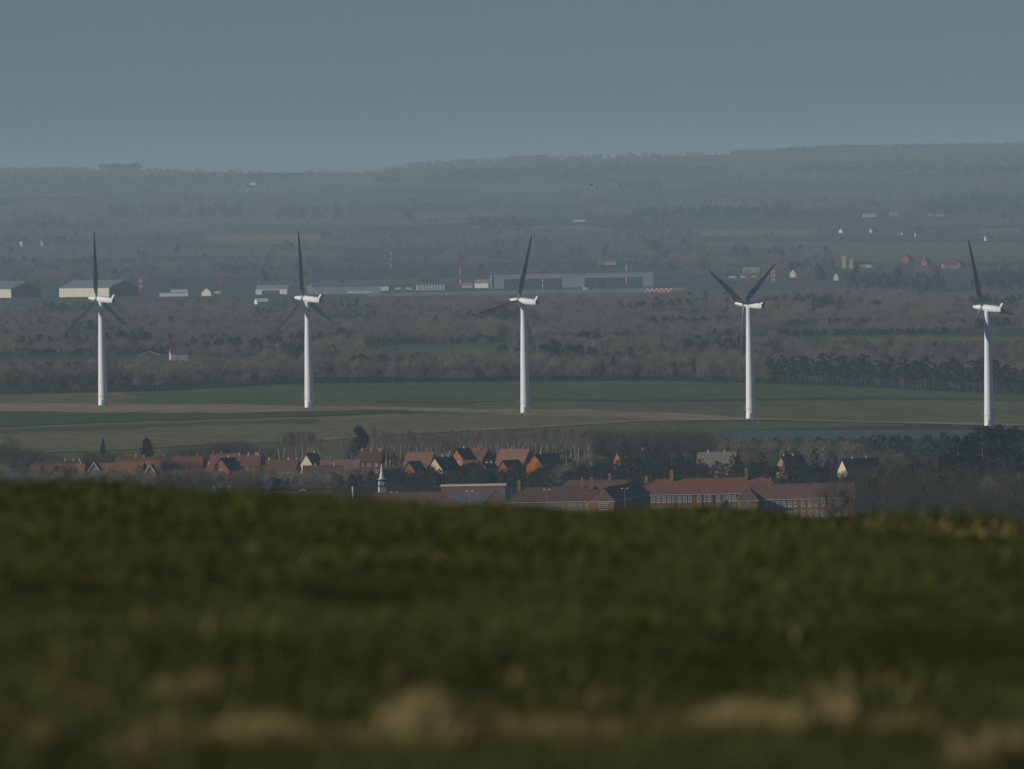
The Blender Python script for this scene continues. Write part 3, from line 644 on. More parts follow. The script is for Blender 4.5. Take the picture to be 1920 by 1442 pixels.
big_hangar('long cream hangar with grey roof and dark gable behind the leftmost turbine', 186, 556, 62, 42, 8.2, 6.5, -40)
big_hangar('cream hangar cut by the left edge of the photo, dark gable end', 3, 558, 62, 42, 8, 6.5, -40)
shed('office_block', 'low white flat block beside the long cream hangar', 'building', 299, 353, 549, 556, 12, 0, PAINT, SHEET, 0)
shed('office_block', 'white upper block stacked on the low white flat block', 'building', 320, 352, 543, 555, 10, 0, PAINT, SHEET, 0)
shed('white_house', 'little white gabled house on the airfield left of the second turbine', 'house', 380, 398, 548, 555, 9, 75, PAINT, SHEET, 4)
shed('aircraft_shed', 'white arched shed with dark opening left of the second turbine', 'shed', 482, 542, 542, 552, 22, -8, PAINT, SHEET, 3, doors=((.2, .75, .8),))
shed('long_shed', 'long blue-grey shed right of the second turbine', 'shed', 586, 713, 537, 551, 26, 0, SHEET, SLATE, 3.2)
shed('gatehouse', 'narrow cream gable at the left end of the long blue-grey shed', 'building', 577, 592, 537, 551, 9, 88, CREAM, SHEET, 3)
shed('portable_cabin', 'white cabin with windows just right of the long shed', 'cabin', 713, 729, 537, 545, 8, 0, PAINT, SHEET, 0)
t, L, eh = shed('terminal_block', 'white two-storey block with window rows left of the tall mast', 'building', 780, 833, 534, 544, 12, 0, PAINT, SHEET, 0)
for z in (.8, 3.2):
    for i in range(9): window('tall', t, (-L / 2 + 2.6 + i * (L - 5) / 8, -6.03, z * eh / 5.2))
shed('small_shed', 'low pale shed at the foot of the tall mast', 'shed', 866, 886, 534, 540, 10, 0, CREAM, SHEET, 1.5)
shed('arched_shelter', 'pale round-topped shelter left of the twin hangar', 'shelter', 893, 920, 531, 540, 14, -15, PAINT, SHEET, 3)
shed('white_shed', 'small white shed below the second turbine hub, at its left', 'shed', 479, 501, 566, 571, 10, 15, PAINT, PAINT, 2.5)
shed('depot', 'pale low building with small gable behind the raised-V turbine', 'building', 1393, 1424, 506, 512, 10, 0, CREAM, SHEET, 2.2)
t, L, eh = shed('manor', 'long cream building with two little towers on the right', 'building', 1580, 1634, 496, 503, 14, 0, CREAM, TILEB, 2)
for dx, h in ((-L / 2 + 1.5, 13), (-L / 2 + 9, 9.5)):
    m = MB(); m.box(dx - 2, dx + 2, -9, -5, 0, h); m.box(dx - 2.3, dx + 2.3, -9.3, -4.7, h, h + .5); m.build('tower', CREAM, t)
FARH = [(1702, 492, 10, 9, 60, BRICK, 'orange gable of far farmhouse, leftmost of three near the right turbine'), (1737, 498, 9, 8, 55, BRICK, 'orange gable of far farmhouse, middle of three near the right turbine'),
        (1798, 503, 11, 9, 62, BRICK, 'orange gable of far farmhouse next to the rightmost turbine blade'), (1569, 526, 5, 5, 70, PALE, 'small white gable left of the long cream building with towers'), (1490, 520, 7, 7, 60, PALE, 'tiny white gable between the V turbine and the cream building'),
        (1756, 406, 17, 8, 4, PALE, 'bright white far house high on the right slope'), (1087, 416, 15, 8, -5, PALE, 'pale far house on the slope above the twin hangar'),
        (476, 347, 9, 9, 70, PALE, 'tiny white gable near the skyline, left'), (48, 462, 12, 9, 30, CREAM, 'cream far house near the left edge of the photo'), (86, 460, 10, 8, 20, PALE, 'faint pale far house right of the cream one at left edge'),
        (1138, 497, 20, 9, 0, CREAM, 'pale farm roof just above the twin hangar'), (335, 676, 10, 8, 8, PALE, 'white house among winter trees below the left airfield'),
        (1581, 437, 8, 7, 40, CREAM, 'speck-sized pale cottage left of the slope dots'), (1638, 437, 8, 7, 30, PALE, 'speck-sized white cottage mid-slope on the right'), (1696, 443, 8, 7, 30, PALE, 'speck-sized white cottage, left of a close pair on the right slope'),
        (1722, 444, 8, 7, 15, PALE, 'speck-sized white cottage, right of a close pair on the right slope'), (1854, 451, 9, 7, 20, PALE, 'speck-sized white cottage above the rightmost turbine'), (1780, 504, 14, 9, 5, PALE, 'low pale roof left of the orange gable by the right blade')]
for (px, py, L, W, yaw, wl, lab) in FARH:
    p = hit(px, py); t = thing('farmhouse', lab, 'house', p, R(yaw), 'far houses')
    k_ = max(1, min(1.6, p.y / 15000)); L *= k_; W *= k_; eh = 4.2 if 'speck' not in lab else 3.2; gable_wall(L, W, eh, eh + 3.4).build('wall', wl, t); r_ = gable_roof(L, W, eh, eh + 3.45).build('roof', TILEB, t)
    chimney(r_, -L * .32, 0, eh + 3.4, 1.1, .8, BRICK)
    if wl is PALE and L > 12:
        for i in range(4): window('tall', t, (-L * .36 + i * L * .24, -W / 2 - .03, 2.2))
for (px, py, L, c, lab) in ((459, 361, 26, SHEETC, 'long pale farm shed near the left skyline'), (1631, 407, 20, SHEETC, 'long pale farm shed left of the bright white slope house'), (1676, 405, 12, SHEET, 'short grey farm shed beside the bright white slope house'),
                         (1525, 333, 9, SHEETC, 'pale barn speck high on the right-hand hill')):
    p = hit(px, py); t = thing('farm_shed', lab, 'shed', p, R(4), 'far farm sheds'); gable_wall(L, 10, 4.2, 6).build('wall', c, t); gable_roof(L, 10, 4.2, 6.05).build('roof', SHEET, t)
p = hit(281, 676); t = thing('barn', 'broad low barn with pale gable edge right of the leftmost turbine', 'barn', p, R(88))
gable_wall(16, 13, 3, 5.2).build('wall', SHEETD, t); gable_roof(16, 13, 3, 5.25).build('roof', SHEETC, t)
# masts
def mast(px, ytop, ybase, w_, lab, stripes=6, lattice=False, name='mast'):
    p = hit(px, ybase); h = (ybase - ytop) * p.y / F
    t = thing(name, lab, 'mast', p, 0, 'masts of the airfield'); n_ = stripes
    for k in range(n_):
        m = MB()
        if lattice:
            a = h * k / n_; b_ = h * (k + 1) / n_ - .01; q = [(-w_, -w_), (w_, -w_), (w_, w_), (-w_, w_)]
            for i in range(4):
                c, d = q[i], q[(i + 1) % 4]; m.tube((*c, a), (*c, b_), .28, .28, 4); m.tube((*c, a), (*d, b_), .16, .16, 4); m.tube((*d, a), (*c, b_), .16, .16, 4); m.tube((*c, b_), (*d, b_), .16, .16, 4)
        else: m.tube((0, 0, h * k / n_), (0, 0, h * (k + 1) / n_ - .01), w_ * (1 - .4 * k / n_), w_ * (1 - .4 * (k + 1) / n_), 8)
        m.build('section', RED if k % 2 == (n_ - 1) % 2 and stripes > 1 else PAINT, t)
    m = MB(); m.tube((0, 0, h), (0, 0, h + .8), .5, .35, 8); m.build('beacon', RED, t)
mast(733, 466, 506, .35, 'tall faint mast with red beacon right of the second turbine', 7, True)
mast(863.5, 495, 543, .4, 'white and red pole mast left of the twin hangar', 5)
mast(1018, 518, 544, .4, 'short pole mast before the left bay of the twin hangar', 5)
mast(1175, 487, 538, .38, 'tall pole mast before the right bay of the twin hangar', 5)
mast(1450, 503, 531, 1.5, 'red and white striped lattice tower beside the raised-V turbine', 7, True, 'lattice_tower')
mast(264, 519, 545, 1.2, 'red and white striped lattice tower behind the long cream hangar', 5, True, 'lattice_tower')
mast(1010, 507, 530, .3, 'thin short mast on the roof line of the twin hangar', 3)
# chequered barrier, each panel a part
p = hit(1234, 548); k = p.y / F; t = thing('chequered_barrier', 'red and white chequered barrier right of the twin hangar', 'barrier', p, 0)
for i in range(12):
    for j in range(2):
        m = MB(); m.box((i - 6) * 4.4 * k, (i - 5) * 4.4 * k - .03, -.3, .3, .1 + j * 3.6 * k, .1 + (j + 1) * 3.6 * k - .03); m.build('panel', RED if (i + j) % 2 else PAINT, t)
m = MB(); m.box(-26.4 * k, 26.4 * k, -.2, .2, -.5, .09); m.build('base_rail', STEEL, t)
p = hit(1308, 555); t = thing('marker_board', 'low bright red marker right of the chequered barrier', 'marker', p, 0)
m = MB(); m.box(-6, -.3, -.3, .3, 0, 1.3); m.loft([[(-.2, -.3, 0), (6, -.3, .6), (6, -.3, 1.7), (-.2, -.3, 1.0)], [(-.2, .3, 0), (6, .3, .6), (6, .3, 1.7), (-.2, .3, 1.0)]]); m.build('board', RED, t)
m = MB(); m.box(-4, -3.7, -.6, .6, -.4, .3); m.box(3, 3.3, -.6, .6, -.4, .4); m.build('foot', STEEL, t)
# parked lorries and vans
def van(px, py, L, lab, body=PAINT, h=3.2):
    p = hit(px, py); t = thing('lorry', lab, 'lorry', p, R(4), 'parked airfield vehicles')
    m = MB(); m.box(-L / 2, L / 2 - 2.4, -1.3, 1.3, .9, h + .6); m.build('cargo_box', body, t)
    m = MB(); m.prism([(L / 2 - 2.3, .6), (L / 2, .6), (L / 2, 1.8), (L / 2 - .5, 2.9), (L / 2 - 2.3, 2.9)], -1.25, 1.25); cb = m.build('cab', body, t)
    m = MB(); m.box(L / 2 - 1.6, L / 2 - .6, -1.27, -1.252, 1.8, 2.6); m.build('cab_window', GLASS, cb)
    for x in (-L / 2 + 1.2, L / 2 - 1.4):
        for y in (-1.2, 1.2): m = MB(); m.tube((x, y - .15, .5), (x, y + .15, .5), .5, .5, 10); m.build('wheel', DARK, t)
for (px, py, L, lab) in ((660, 552, 8, 'white lorry, leftmost of three before the long shed'), (672, 552, 8, 'white lorry, middle of three before the long shed'), (688, 552, 9, 'white lorry, rightmost of three before the long shed'),
                         (409, 552, 6, 'white van just right of the little white airfield house'), (747, 545, 6, 'white van left of the two-storey white block'), (767, 545, 6, 'white van closest to the two-storey white block'),
                         (1098, 545, 5, 'white van on the apron below the twin hangar'), (1355, 524, 6, 'pale van, leftmost of a row behind the V turbine'), (1374, 523, 7, 'pale van, second in the row behind the V turbine'),
                         (1395, 523, 6, 'pale van, third in the row behind the V turbine'), (1412, 522, 7, 'pale van, fourth in the row behind the V turbine'), (1436, 521, 6, 'pale van, last in the row behind the V turbine')):
    van(px, py, L, lab, h=2.4)
# bird
p = Vector(((1116 - 960) / F * 2600, 2600, CAMZ - (347 + 2.7 - EYE) / F * 2600))
t = thing('bird', 'small black bird flying against the hazy hills', 'bird', p, R(30))
m = MB(); m.loft([[(x, r * math.cos(q), r * math.sin(q)) for q in [2 * math.pi * i / 8 for i in range(8)]] for x, r in ((-.3, .01), (-.15, .06), (0, .085), (.12, .06), (.17, .05), (.26, .01))]); m.build('body', BLACK, t, True)
for sg in (-1, 1):
    m = MB(); m.loft([[(.08, sg * .05, .02), (-.12, sg * .05, .02), (-.12, sg * .05, .05), (.08, sg * .05, .05)], [(.06, sg * .28, .16), (-.14, sg * .28, .16), (-.14, sg * .28, .18), (.06, sg * .28, .18)], [(-.08, sg * .5, .2), (-.14, sg * .5, .2), (-.14, sg * .5, .21), (-.08, sg * .5, .21)]]); m.build('wing', BLACK, t)

# ------------------------------------------------------------------ trees: unit kinds (built once, about 10 m high)
def limb_mesh(segs, n=4):
    m = MB()
    for p0, p1, r0, r1 in segs: m.tube(p0, p1, r0, r1, n)
    return m
def twig_tris(P, Dn, ln, wd, rg):
    """thin triangles from points P along Dn"""
    n_ = len(P); s_ = np.cross(Dn, rg.normal(size=(n_, 3))); s_ /= np.linalg.norm(s_, axis=1)[:, None] + 1e-9
    tip = P + Dn * ln[:, None]
    return np.stack([P - s_ * wd[:, None] / 2, P + s_ * wd[:, None] / 2, tip], 1)
def unit(v): return v / (np.linalg.norm(v, axis=1)[:, None] + 1e-9)
def bare_tree(seed, h=10, rad=3.6, base=0.18, ntw=2600, twig=TWIG, bark=BARK, wid=.06, vase=0.6, trunk_r=.22, narrow=False):
    rg = np.random.default_rng(seed); segs = []; tips = []
    def grow(p, d, ln, r, lev):
        q = p + d * ln; segs.append((tuple(p), tuple(q), r, r * .62)); 
        if lev >= 3: tips.append((p, q)); return
        nb = [4, 4, 3][lev]
        for k in range(nb):
            t = 1 if k == 0 else rg.uniform(.35, .95); s_ = p + (q - p) * t
            nd = d * (1.0 if k == 0 else .55) + rg.normal(size=3) * (.5 if k else .18) * (0.6 if narrow else 1) + np.array((0, 0, .28)); nd /= np.linalg.norm(nd)
            grow(s_, nd, ln * rg.uniform(.5, .78), r * .55, lev + 1)
    grow(np.array((0, 0, -.4)), np.array((rg.normal() * .04, rg.normal() * .04, 1.)), h * (.42 if narrow else .34), trunk_r, 0)
    A = np.array([t[0] for t in tips]); B = np.array([t[1] for t in tips])
    n_ = ntw; i = rg.integers(0, len(tips), n_); t = rg.uniform(0, 1, n_)[:, None]
    P1 = A[i] + (B[i] - A[i]) * t + rg.normal(size=(n_, 3)) * .16
    # half of the twigs fill the crown's envelope unevenly
    c = rg.normal(size=(n_, 3)); c = unit(c) * rg.uniform(.35, 1, n_)[:, None] ** .5
    lob = unit(rg.normal(size=(9, 3))); bulge = 1 + .28 * np.max(unit(c) @ lob.T, axis=1) - .18
    cz = h * (base + 1) / 2; P2 = np.stack([c[:, 0] * rad * bulge, c[:, 1] * rad * bulge, cz + c[:, 2] * h * (1 - base) / 2 * .93 * bulge], -1)
    sel = rg.uniform(size=n_) < .55; P = np.where(sel[:, None], P2, P1)
    out = P - np.array((0, 0, h * .35)); d = unit(unit(out) * vase + np.array((0, 0, .55)) + rg.normal(size=(n_, 3)) * .38)
    V = twig_tris(P, d, rg.uniform(.5, 1.5, n_) * h / 10, rg.uniform(.5, 1.2, n_) * wid, rg)
    k = h / max(V[:, :, 2].max(), .1); V[:, :, 2] *= k
    lm = limb_mesh([(a, b_, r, r2) for a, b_, r, r2 in segs if r > .035])
    for v in range(len(lm.v)): lm.v[v] = (lm.v[v][0], lm.v[v][1], lm.v[v][2] * k)
    return lm.mesh('trunk', bark), tri_mesh('crown', V, 3, twig)
def birch_tree(seed, h=10, rad=1.5, ntw=1100):
    rg = np.random.default_rng(seed); m = MB(); stems = []
    for k in range(1 if rg.uniform() < .6 else 2):
        p = np.array((rg.normal() * .1, rg.normal() * .1, -.4)); d = np.array((rg.normal() * .05, rg.normal() * .05, 1.)); top = h * rg.uniform(.84, .93); n_ = 7; r = .13
        pts = [p]
        for i in range(n_): d = d + rg.normal(size=3) * .035; d /= np.linalg.norm(d); p = p + d * (top + .4) / n_; pts.append(p)
        for i in range(n_): m.mi = 0 if i < 5 else 1; m.tube(pts[i], pts[i + 1], r * (1 - .85 * i / n_), r * (1 - .85 * (i + 1) / n_), 5)
        stems.append(np.array(pts))
    P = []; Dn = []
    for i in range(ntw):
        st_ = stems[rg.integers(0, len(stems))]; t = rg.uniform(.28, 1) * (len(st_) - 1); a = min(int(t), len(st_) - 2); c = st_[a] + (st_[a + 1] - st_[a]) * (t - a)
        f = t / (len(st_) - 1); r = rad * min(1, (1.06 - f) * 2.1) * min(1, (f - .2) * 3.5) * abs(rg.normal()) * .55; an = rg.uniform(0, 6.28)
        o = np.array((math.cos(an), math.sin(an), 0)); P.append(c + o * r + np.array((0, 0, r * .8))); Dn.append(o * .4 + np.array((0, 0, .8)) + rg.normal(size=3) * .25)
    V = twig_tris(np.array(P), unit(np.array(Dn)), rg.uniform(.35, 1.0, ntw), rg.uniform(.02, .05, ntw), rg); k = h / V[:, :, 2].max(); V[:, :, 2] *= k
    for i in range(len(m.v)): m.v[i] = (m.v[i][0], m.v[i][1], m.v[i][2] * k)
    return m.mesh('trunk', [BIRCHB, BARK]), tri_mesh('crown', V, 3, TWIGP)
def leaf_quads(P, size, rg, flat=0.0):
    n_ = len(P); a = unit(rg.normal(size=(n_, 3))); b_ = unit(np.cross(a, rg.normal(size=(n_, 3)))); s_ = size[:, None]
    return np.stack([P - a * s_, P + b_ * s_ * .7, P + a * s_, P - b_ * s_ * .7], 1)
def pine(seed, h=10, rad=2.6, base=.35, nc=24, nq=75, leaf=NEEDLE):
    rg = np.random.default_rng(seed); segs = [((0, 0, -.4), (rg.normal() * .15, rg.normal() * .15, h * .95), .2, .05)]; Ps = []
    for k in range(nc):
        z = h * (base + (1 - base) * (k + rg.uniform()) / nc); f = 1 - ((z / h - base) / (1 - base)) ** 1.7
        a = rg.uniform(0, 6.28); r = rad * (.25 + .75 * f) * rg.uniform(.35, 1); c = np.array((r * math.cos(a), r * math.sin(a), z))
        segs.append(((0, 0, z - .5), tuple(c), .06, .02)); s_ = rg.uniform(.55, 1.05) * (.6 + .4 * f)
        Ps.append(c + rg.normal(size=(nq, 3)) * np.array((.55, .55, .32)) * s_)
    P = np.concatenate(Ps); V = leaf_quads(P, rg.uniform(.1, .24, len(P)), rg)
    V[:, :, 2] *= h / V[:, :, 2].max()
    return limb_mesh(segs, 5).mesh('trunk', BARK), tri_mesh('crown', V, 4, leaf)
def bushy(seed, h=10, rad=4, base=.02, nq=2600, leaf=EVERG, cone=False, size=(.12, .28)):
    rg = np.random.default_rng(seed); nl = 24; cs = []
    for k in range(nl):
        z = rg.uniform(.2, .88) * h; f = (1 - z / h) ** .8 * 1.15 if cone else math.sin(math.pi * min(1, (z / h) * .75 + .22))
        a = rg.uniform(0, 6.28); r = rad * f * rg.uniform(.2, .82); cs.append((r * math.cos(a), r * math.sin(a), z, rad * (.28 if cone else .34) * rg.uniform(.5, 1.35) * (.5 + .5 * f)))
    cs.append((0, 0, h * .9, rad * .2)); cs = np.array(cs); i = rg.integers(0, len(cs), nq)
    d = unit(rg.normal(size=(nq, 3))); P = cs[i, :3] + d * (cs[i, 3] * np.clip(rg.normal(.85, .22, nq), .2, 1.5))[:, None] * np.array((1, 1, 1.15))
    P[:, 2] = np.abs(P[:, 2]); V = leaf_quads(P, rg.uniform(*size, nq), rg); V[:, :, 2] *= h / V[:, :, 2].max()
    return limb_mesh([((0, 0, -.4), (0, 0, h * .7), .2, .06)], 5).mesh('trunk', BARK), tri_mesh('crown', V, 4, leaf)
KIND = {
 'egg': [bushy(140 + i, 10, 3.0, .02, 6000, EVERG, False, (.18, .36)) for i in range(2)],
 'bare': [bare_tree(20 + i, 10, 2.3 + .45 * (i % 3), .1, 2600, TWIG) for i in range(4)],
 'dark': [bare_tree(40 + i, 10, 3.6 + .35 * (i % 3), .12, 3200, TWIGD) for i in range(4)],
 'scrub': [bare_tree(60 + i, 10, 4.6, .02, 3200, TWIG, wid=.08) for i in range(3)],
 'orange': [bare_tree(70 + i, 10, 5.2, .02, 3200, TWIGO, wid=.09) for i in range(2)],
 'birch': [birch_tree(80 + i, 10, 1.5 + .3 * (i % 3)) for i in range(7)],
 'mass': [pine(150 + i, 10, 4.2, .04, 34, 80, EVERG) for i in range(4)],
 'pine': [pine(100 + i, 10, 2.5 + .3 * i, .3) for i in range(4)],
 'ever': [bushy(120 + i, 10, 4.2, .02) for i in range(4)],
 'cypress': [bushy(130 + i, 10, 2.6, .02, 2400, EVERG, True) for i in range(2)]}
NAMES = {'bare': 'bare_tree', 'dark': 'bare_tree', 'scrub': 'bare_shrub', 'orange': 'willow_shrub', 'birch': 'birch_tree', 'pine': 'pine_tree', 'mass': 'evergreen_tree', 'egg': 'conifer_tree', 'ever': 'evergreen_shrub', 'cypress': 'conifer_tree'}
CATS = {'bare': 'tree', 'dark': 'tree', 'scrub': 'shrub', 'orange': 'shrub', 'birch': 'tree', 'pine': 'tree', 'mass': 'tree', 'egg': 'tree', 'ever': 'shrub', 'cypress': 'tree'}
def tree(kind, p, h, label, group=None, wide=1.0, i=None):
    tr, cr = random.choice(KIND[kind]) if i is None else KIND[kind][i]
    low = kind in ('bare', 'dark') and h < 8.05; t = thing('bare_shrub' if low else NAMES[kind], label, 'shrub' if low else CATS[kind], p, random.uniform(0, 6.28), group); k = h / 10; t.scale = (k * wide, k * wide, k)
    link('trunk', tr, t); link('crown', cr, t); return t
def tree_px(kind, px, py, h, label, group=None, wide=1.0, i=None): return tree(kind, hit(px, py, h), h, label, group, wide, i)
def rowof(kind, n_, x0, x1, ytop, h, label, group, jy=4, wide=(.85, 1.15)):
    for k in range(n_):
        px = x0 + (x1 - x0) * (k + random.uniform(.1, .9)) / n_; y = np.interp(px, [q[0] for q in ytop], [q[1] for q in ytop]) if isinstance(ytop, list) else ytop
        hh = random.uniform(*h); tree_px(kind, px, y + random.uniform(-jy, jy), hh, label, group, random.uniform(*wide))
# village
tree_px('egg', 193, 822, 8.5, 'narrow dark conifer standing alone behind the left village', wide=.5, i=0)
tree_px('egg', 275, 820, 9, 'rounded dark conifer rising above the left village roofs', wide=1.0, i=1)
tree_px('egg', 675, 798, 12.5, 'big ragged dark evergreen above left of the clock spire', wide=1.05, i=0)
tree_px('bare', 650, 802, 13, 'bare brown tree leaning against the big ragged evergreen', wide=1.0)
tree_px('dark', 20, 812, 13, 'large bare dark tree at the left edge of the photo', wide=.9)
for px, py in ((524, 814), (532, 810), (541, 806), (548, 807), (556, 803), (563, 806), (571, 802), (578, 805), (585, 806), (592, 811), (599, 814)): tree_px('birch', px, py + random.uniform(-2, 3), 13.5, 'purple-twigged birch in the tight clump behind the left village', 'purple birch clump', 1.35)
rowof('dark', 14, -10, 130, [(-10, 826), (60, 838), (130, 858)], (8, 11), 'bare dark tree at the left end of the village', 'dark trees at the left end of the village')
rowof('dark', 12, 150, 225, 846, (6, 8), 'bare bush below the narrow dark conifer', 'bare bushes around the narrow conifer')
rowof('dark', 18, 295, 520, [(295, 845), (330, 838), (430, 822), (465, 828), (520, 838)], (8, 10), 'bare brown tree behind the back row of left village', 'bare trees behind the left village')
rowof('birch', 44, 695, 1115, [(695, 802), (800, 808), (900, 804), (1115, 800)], (12, 14), 'pale-trunked birch in the row behind the brick houses', 'birch row behind the brick houses', 6, (1.0, 1.4))
rowof('dark', 24, 690, 1110, 832, (6.5, 8), 'low bare bush beneath the birch row', 'undergrowth bushes below the birch row', 6)
rowof('ever', 5, 700, 740, 846, (5, 6), 'dark evergreen shrub just behind the spire tip', 'evergreens behind the spire tip')
rowof('mass', 7, 1075, 1235, [(1075, 805), (1110, 812), (1235, 832)], (9, 12), 'tall dark evergreen behind the dark shaded house', 'evergreens behind the dark shaded house', 6, (.6, .8))
rowof('dark', 26, 1110, 1345, [(1110, 804), (1200, 806), (1300, 802), (1345, 812)], (10, 13), 'bare dark tree in the wood right of the birch row', 'bare wood right of the birch row', 6)
rowof('bare', 16, 1340, 1620, [(1340, 818), (1450, 818), (1620, 826)], (9, 11), 'bare brown tree in front of the solar farm', 'bare trees in front of the solar farm', 5)
rowof('scrub', 16, 1380, 1700, 838, (7, 9), 'bare scrub behind the right-hand houses', 'scrub behind the right-hand houses', 8, (.7, .9))
rowof('mass', 11, 1590, 1790, [(1590, 822), (1660, 816), (1790, 812)], (7, 9), 'dark evergreen at the right end of the solar farm', 'evergreens at the right end of the solar farm', 4, (.9, 1.2))
BELT = [(745, 884), (800, 880), (930, 876), (1000, 882), (1100, 874), (1300, 868), (1480, 866), (1560, 880)]
rowof('ever', 34, 745, 1560, BELT, (4.2, 6.4), 'dark rounded evergreen shrub between village houses and barracks', 'rounded evergreens between village and barracks', 8, (.9, 1.6))
rowof('mass', 46, 745, 1560, BELT, (4.6, 7), 'dark ragged evergreen between village houses and barracks', 'ragged evergreens between village and barracks', 8, (.8, 1.3))
rowof('pine', 8, 1190, 1560, [(1190, 860), (1560, 872)], (7, 8), 'dark young pine between right houses and red barracks', 'young pines between houses and barracks', 6, (.8, 1.1))
rowof('scrub', 9, 1030, 1110, [(1030, 876), (1110, 846)], (6, 7), 'pale brown scrub on the bank right of the brick houses', 'pale scrub bank right of the brick houses', 4, (.8, 1.0))
rowof('scrub', 26, 10, 240, 882, (4.5, 6.5), 'brown bush in front of the left village bungalows', 'brown bushes before the bungalows', 5)
rowof('mass', 12, 205, 380, 886, (4, 5), 'low dark shrub before the left village', 'low dark shrubs before the left village', 6, (.8, 1.2))
tree_px('ever', 204, 866, 6.5, 'dark round shrub between the two low red roofs', wide=.7)
tree_px('ever', 166, 864, 6.5, 'dark shrub left of the white-edged narrow gable', wide=.6)
rowof('orange', 5, 268, 330, [(268, 886), (330, 868)], (5, 6.5), 'orange-brown shrub below the small white-edged gable', 'orange shrubs below the small gable', 3, (.6, .8))
rowof('orange', 8, 425, 520, [(425, 880), (470, 868), (520, 866)], (6, 7.5), 'orange-brown shrub in front of the dark-roofed orange gable', 'orange shrubs before the orange gable', 3, (.7, .9))
rowof('dark', 8, 330, 420, 880, (5, 6.5), 'bare dark bush before the low orange roof strip', 'dark bushes before the orange roof strip', 4)
rowof('scrub', 16, 510, 700, [(510, 872), (600, 884), (700, 866)], (6, 7), 'purple-brown bush before the roofs left of the spire', 'brown bushes left of the spire', 4, (.8, 1.0))
rowof('ever', 15, 480, 760, [(480, 898), (620, 886), (760, 880)], (4.5, 6), 'dark evergreen shrub behind the barracks, around the clock turret', 'evergreens around the clock turret', 6, (1, 1.4))
# more cover in front of and between the houses
rowof('mass', 16, 1150, 1560, [(1150, 862), (1250, 866), (1560, 864)], (5.5, 7), 'dark evergreen close in front of the right-hand houses', 'evergreens close to the right-hand houses', 4, (.8, 1.1))
rowof('dark', 22, 745, 1060, 876, (4.5, 6), 'bare dark bush before the brick houses', 'bare bushes before the brick houses', 5, (.8, 1.1))
rowof('mass', 14, 1240, 1560, 846, (6, 9), 'dark evergreen behind the right-hand houses', 'evergreens behind the right-hand houses', 8, (.7, .9))
rowof('dark', 26, 40, 420, 875, (5, 7), 'bare dark bush between the roofs of the left village', 'dark bushes between the left village roofs', 4, (.7, .9))
rowof('scrub', 10, 400, 640, 882, (5, 6.5), 'brown bush in the lowest row before the left village', 'lowest brown bushes before the left village', 4, (.8, 1.0))
rowof('dark', 18, 1560, 1680, [(1560, 880), (1680, 868)], (6, 8), 'bare dark bush below the bright cream gable', 'dark bushes below the bright cream gable', 5, (.7, .9))
rowof('scrub', 22, 45, 420, [(45, 876), (160, 878), (300, 874), (420, 876)], (5.5, 7.5), 'brown bush half covering the left village roofs', 'brown bushes half covering the left village', 4, (.7, 1.0))
rowof('orange', 9, 170, 420, 880, (5, 6.5), 'orange-brown bush among the brown ones before the left village', 'orange bushes before the left village', 4, (.6, .9))
rowof('mass', 8, 60, 420, 872, (5.5, 7), 'dark evergreen between the roofs of the left village', 'evergreens between the left village roofs', 5, (.5, .8))
rowof('dark', 10, 780, 1040, 866, (5, 6.5), 'bare bush between the gables of the brick houses', 'bare bushes between the brick gables', 4, (.5, .8))
# right-hand wood
rowof('mass', 26, 1630, 1940, [(1630, 892), (1760, 874), (1940, 862)], (9, 12), 'dark ragged evergreen mixed into the right-hand wood', 'evergreens mixed into the right-hand wood', 16, (.6, .9))
rowof('bare', 12, 1640, 1940, [(1640, 884), (1940, 870)], (10, 13), 'paler bare tree standing out in the right-hand wood', 'paler trees in the right-hand wood', 20, (.7, .9))
rowof('mass', 14, 1760, 1935, [(1760, 850), (1935, 834)], (13, 16), 'dense dark evergreen below the tall pines at right', 'dense evergreens below the tall pines at right', 8, (.6, .9))
rowof('pine', 8, 1690, 1930, [(1690, 868), (1930, 836)], (12, 15), 'dark pine rising in the middle of the right-hand wood', 'pines in the middle of the right-hand wood', 8, (.8, 1.1))
rowof('pine', 11, 1795, 1925, [(1795, 820), (1840, 797), (1925, 800)], (19, 22), 'tall dark pine under the rightmost turbine', 'tall pines under the rightmost turbine', 4, (.9, 1.2))
rowof('mass', 8, 1800, 1930, 825, (14, 16), 'dense dark evergreen filling under the tall pines', 'dense evergreens under the tall pines', 8, (.7, .9))
rowof('dark', 26, 1640, 1930, [(1640, 862), (1760, 850), (1930, 842)], (11, 14), 'bare tree at the back of the right-hand wood', 'bare trees at the back of the right-hand wood', 8)
rowof('dark', 26, 1600, 1940, [(1600, 886), (1760, 876), (1940, 872)], (11, 14), 'bare tree in the front of the right-hand wood', 'bare trees in the front of the right-hand wood', 8)
rowof('dark', 20, 1620, 1940, 906, (10, 12), 'bare tree in the lowest row of the right-hand wood', 'lowest bare trees of the right-hand wood', 8)
tree_px('dark', 1578, 887, 14, 'large bare tree hiding the right end of the barracks', wide=.8, i=1)
tree_px('dark', 1552, 899, 12, 'smaller bare tree overlapping the barracks roof, left of the large one', wide=.75, i=2)
tree_px('ever', 1362, 936, 5.5, 'dark bush against the barracks pavilion wall', wide=.9)
tree_px('dark', 1190, 926, 7.5, 'bare bush in the shade before the red barracks', wide=.9)
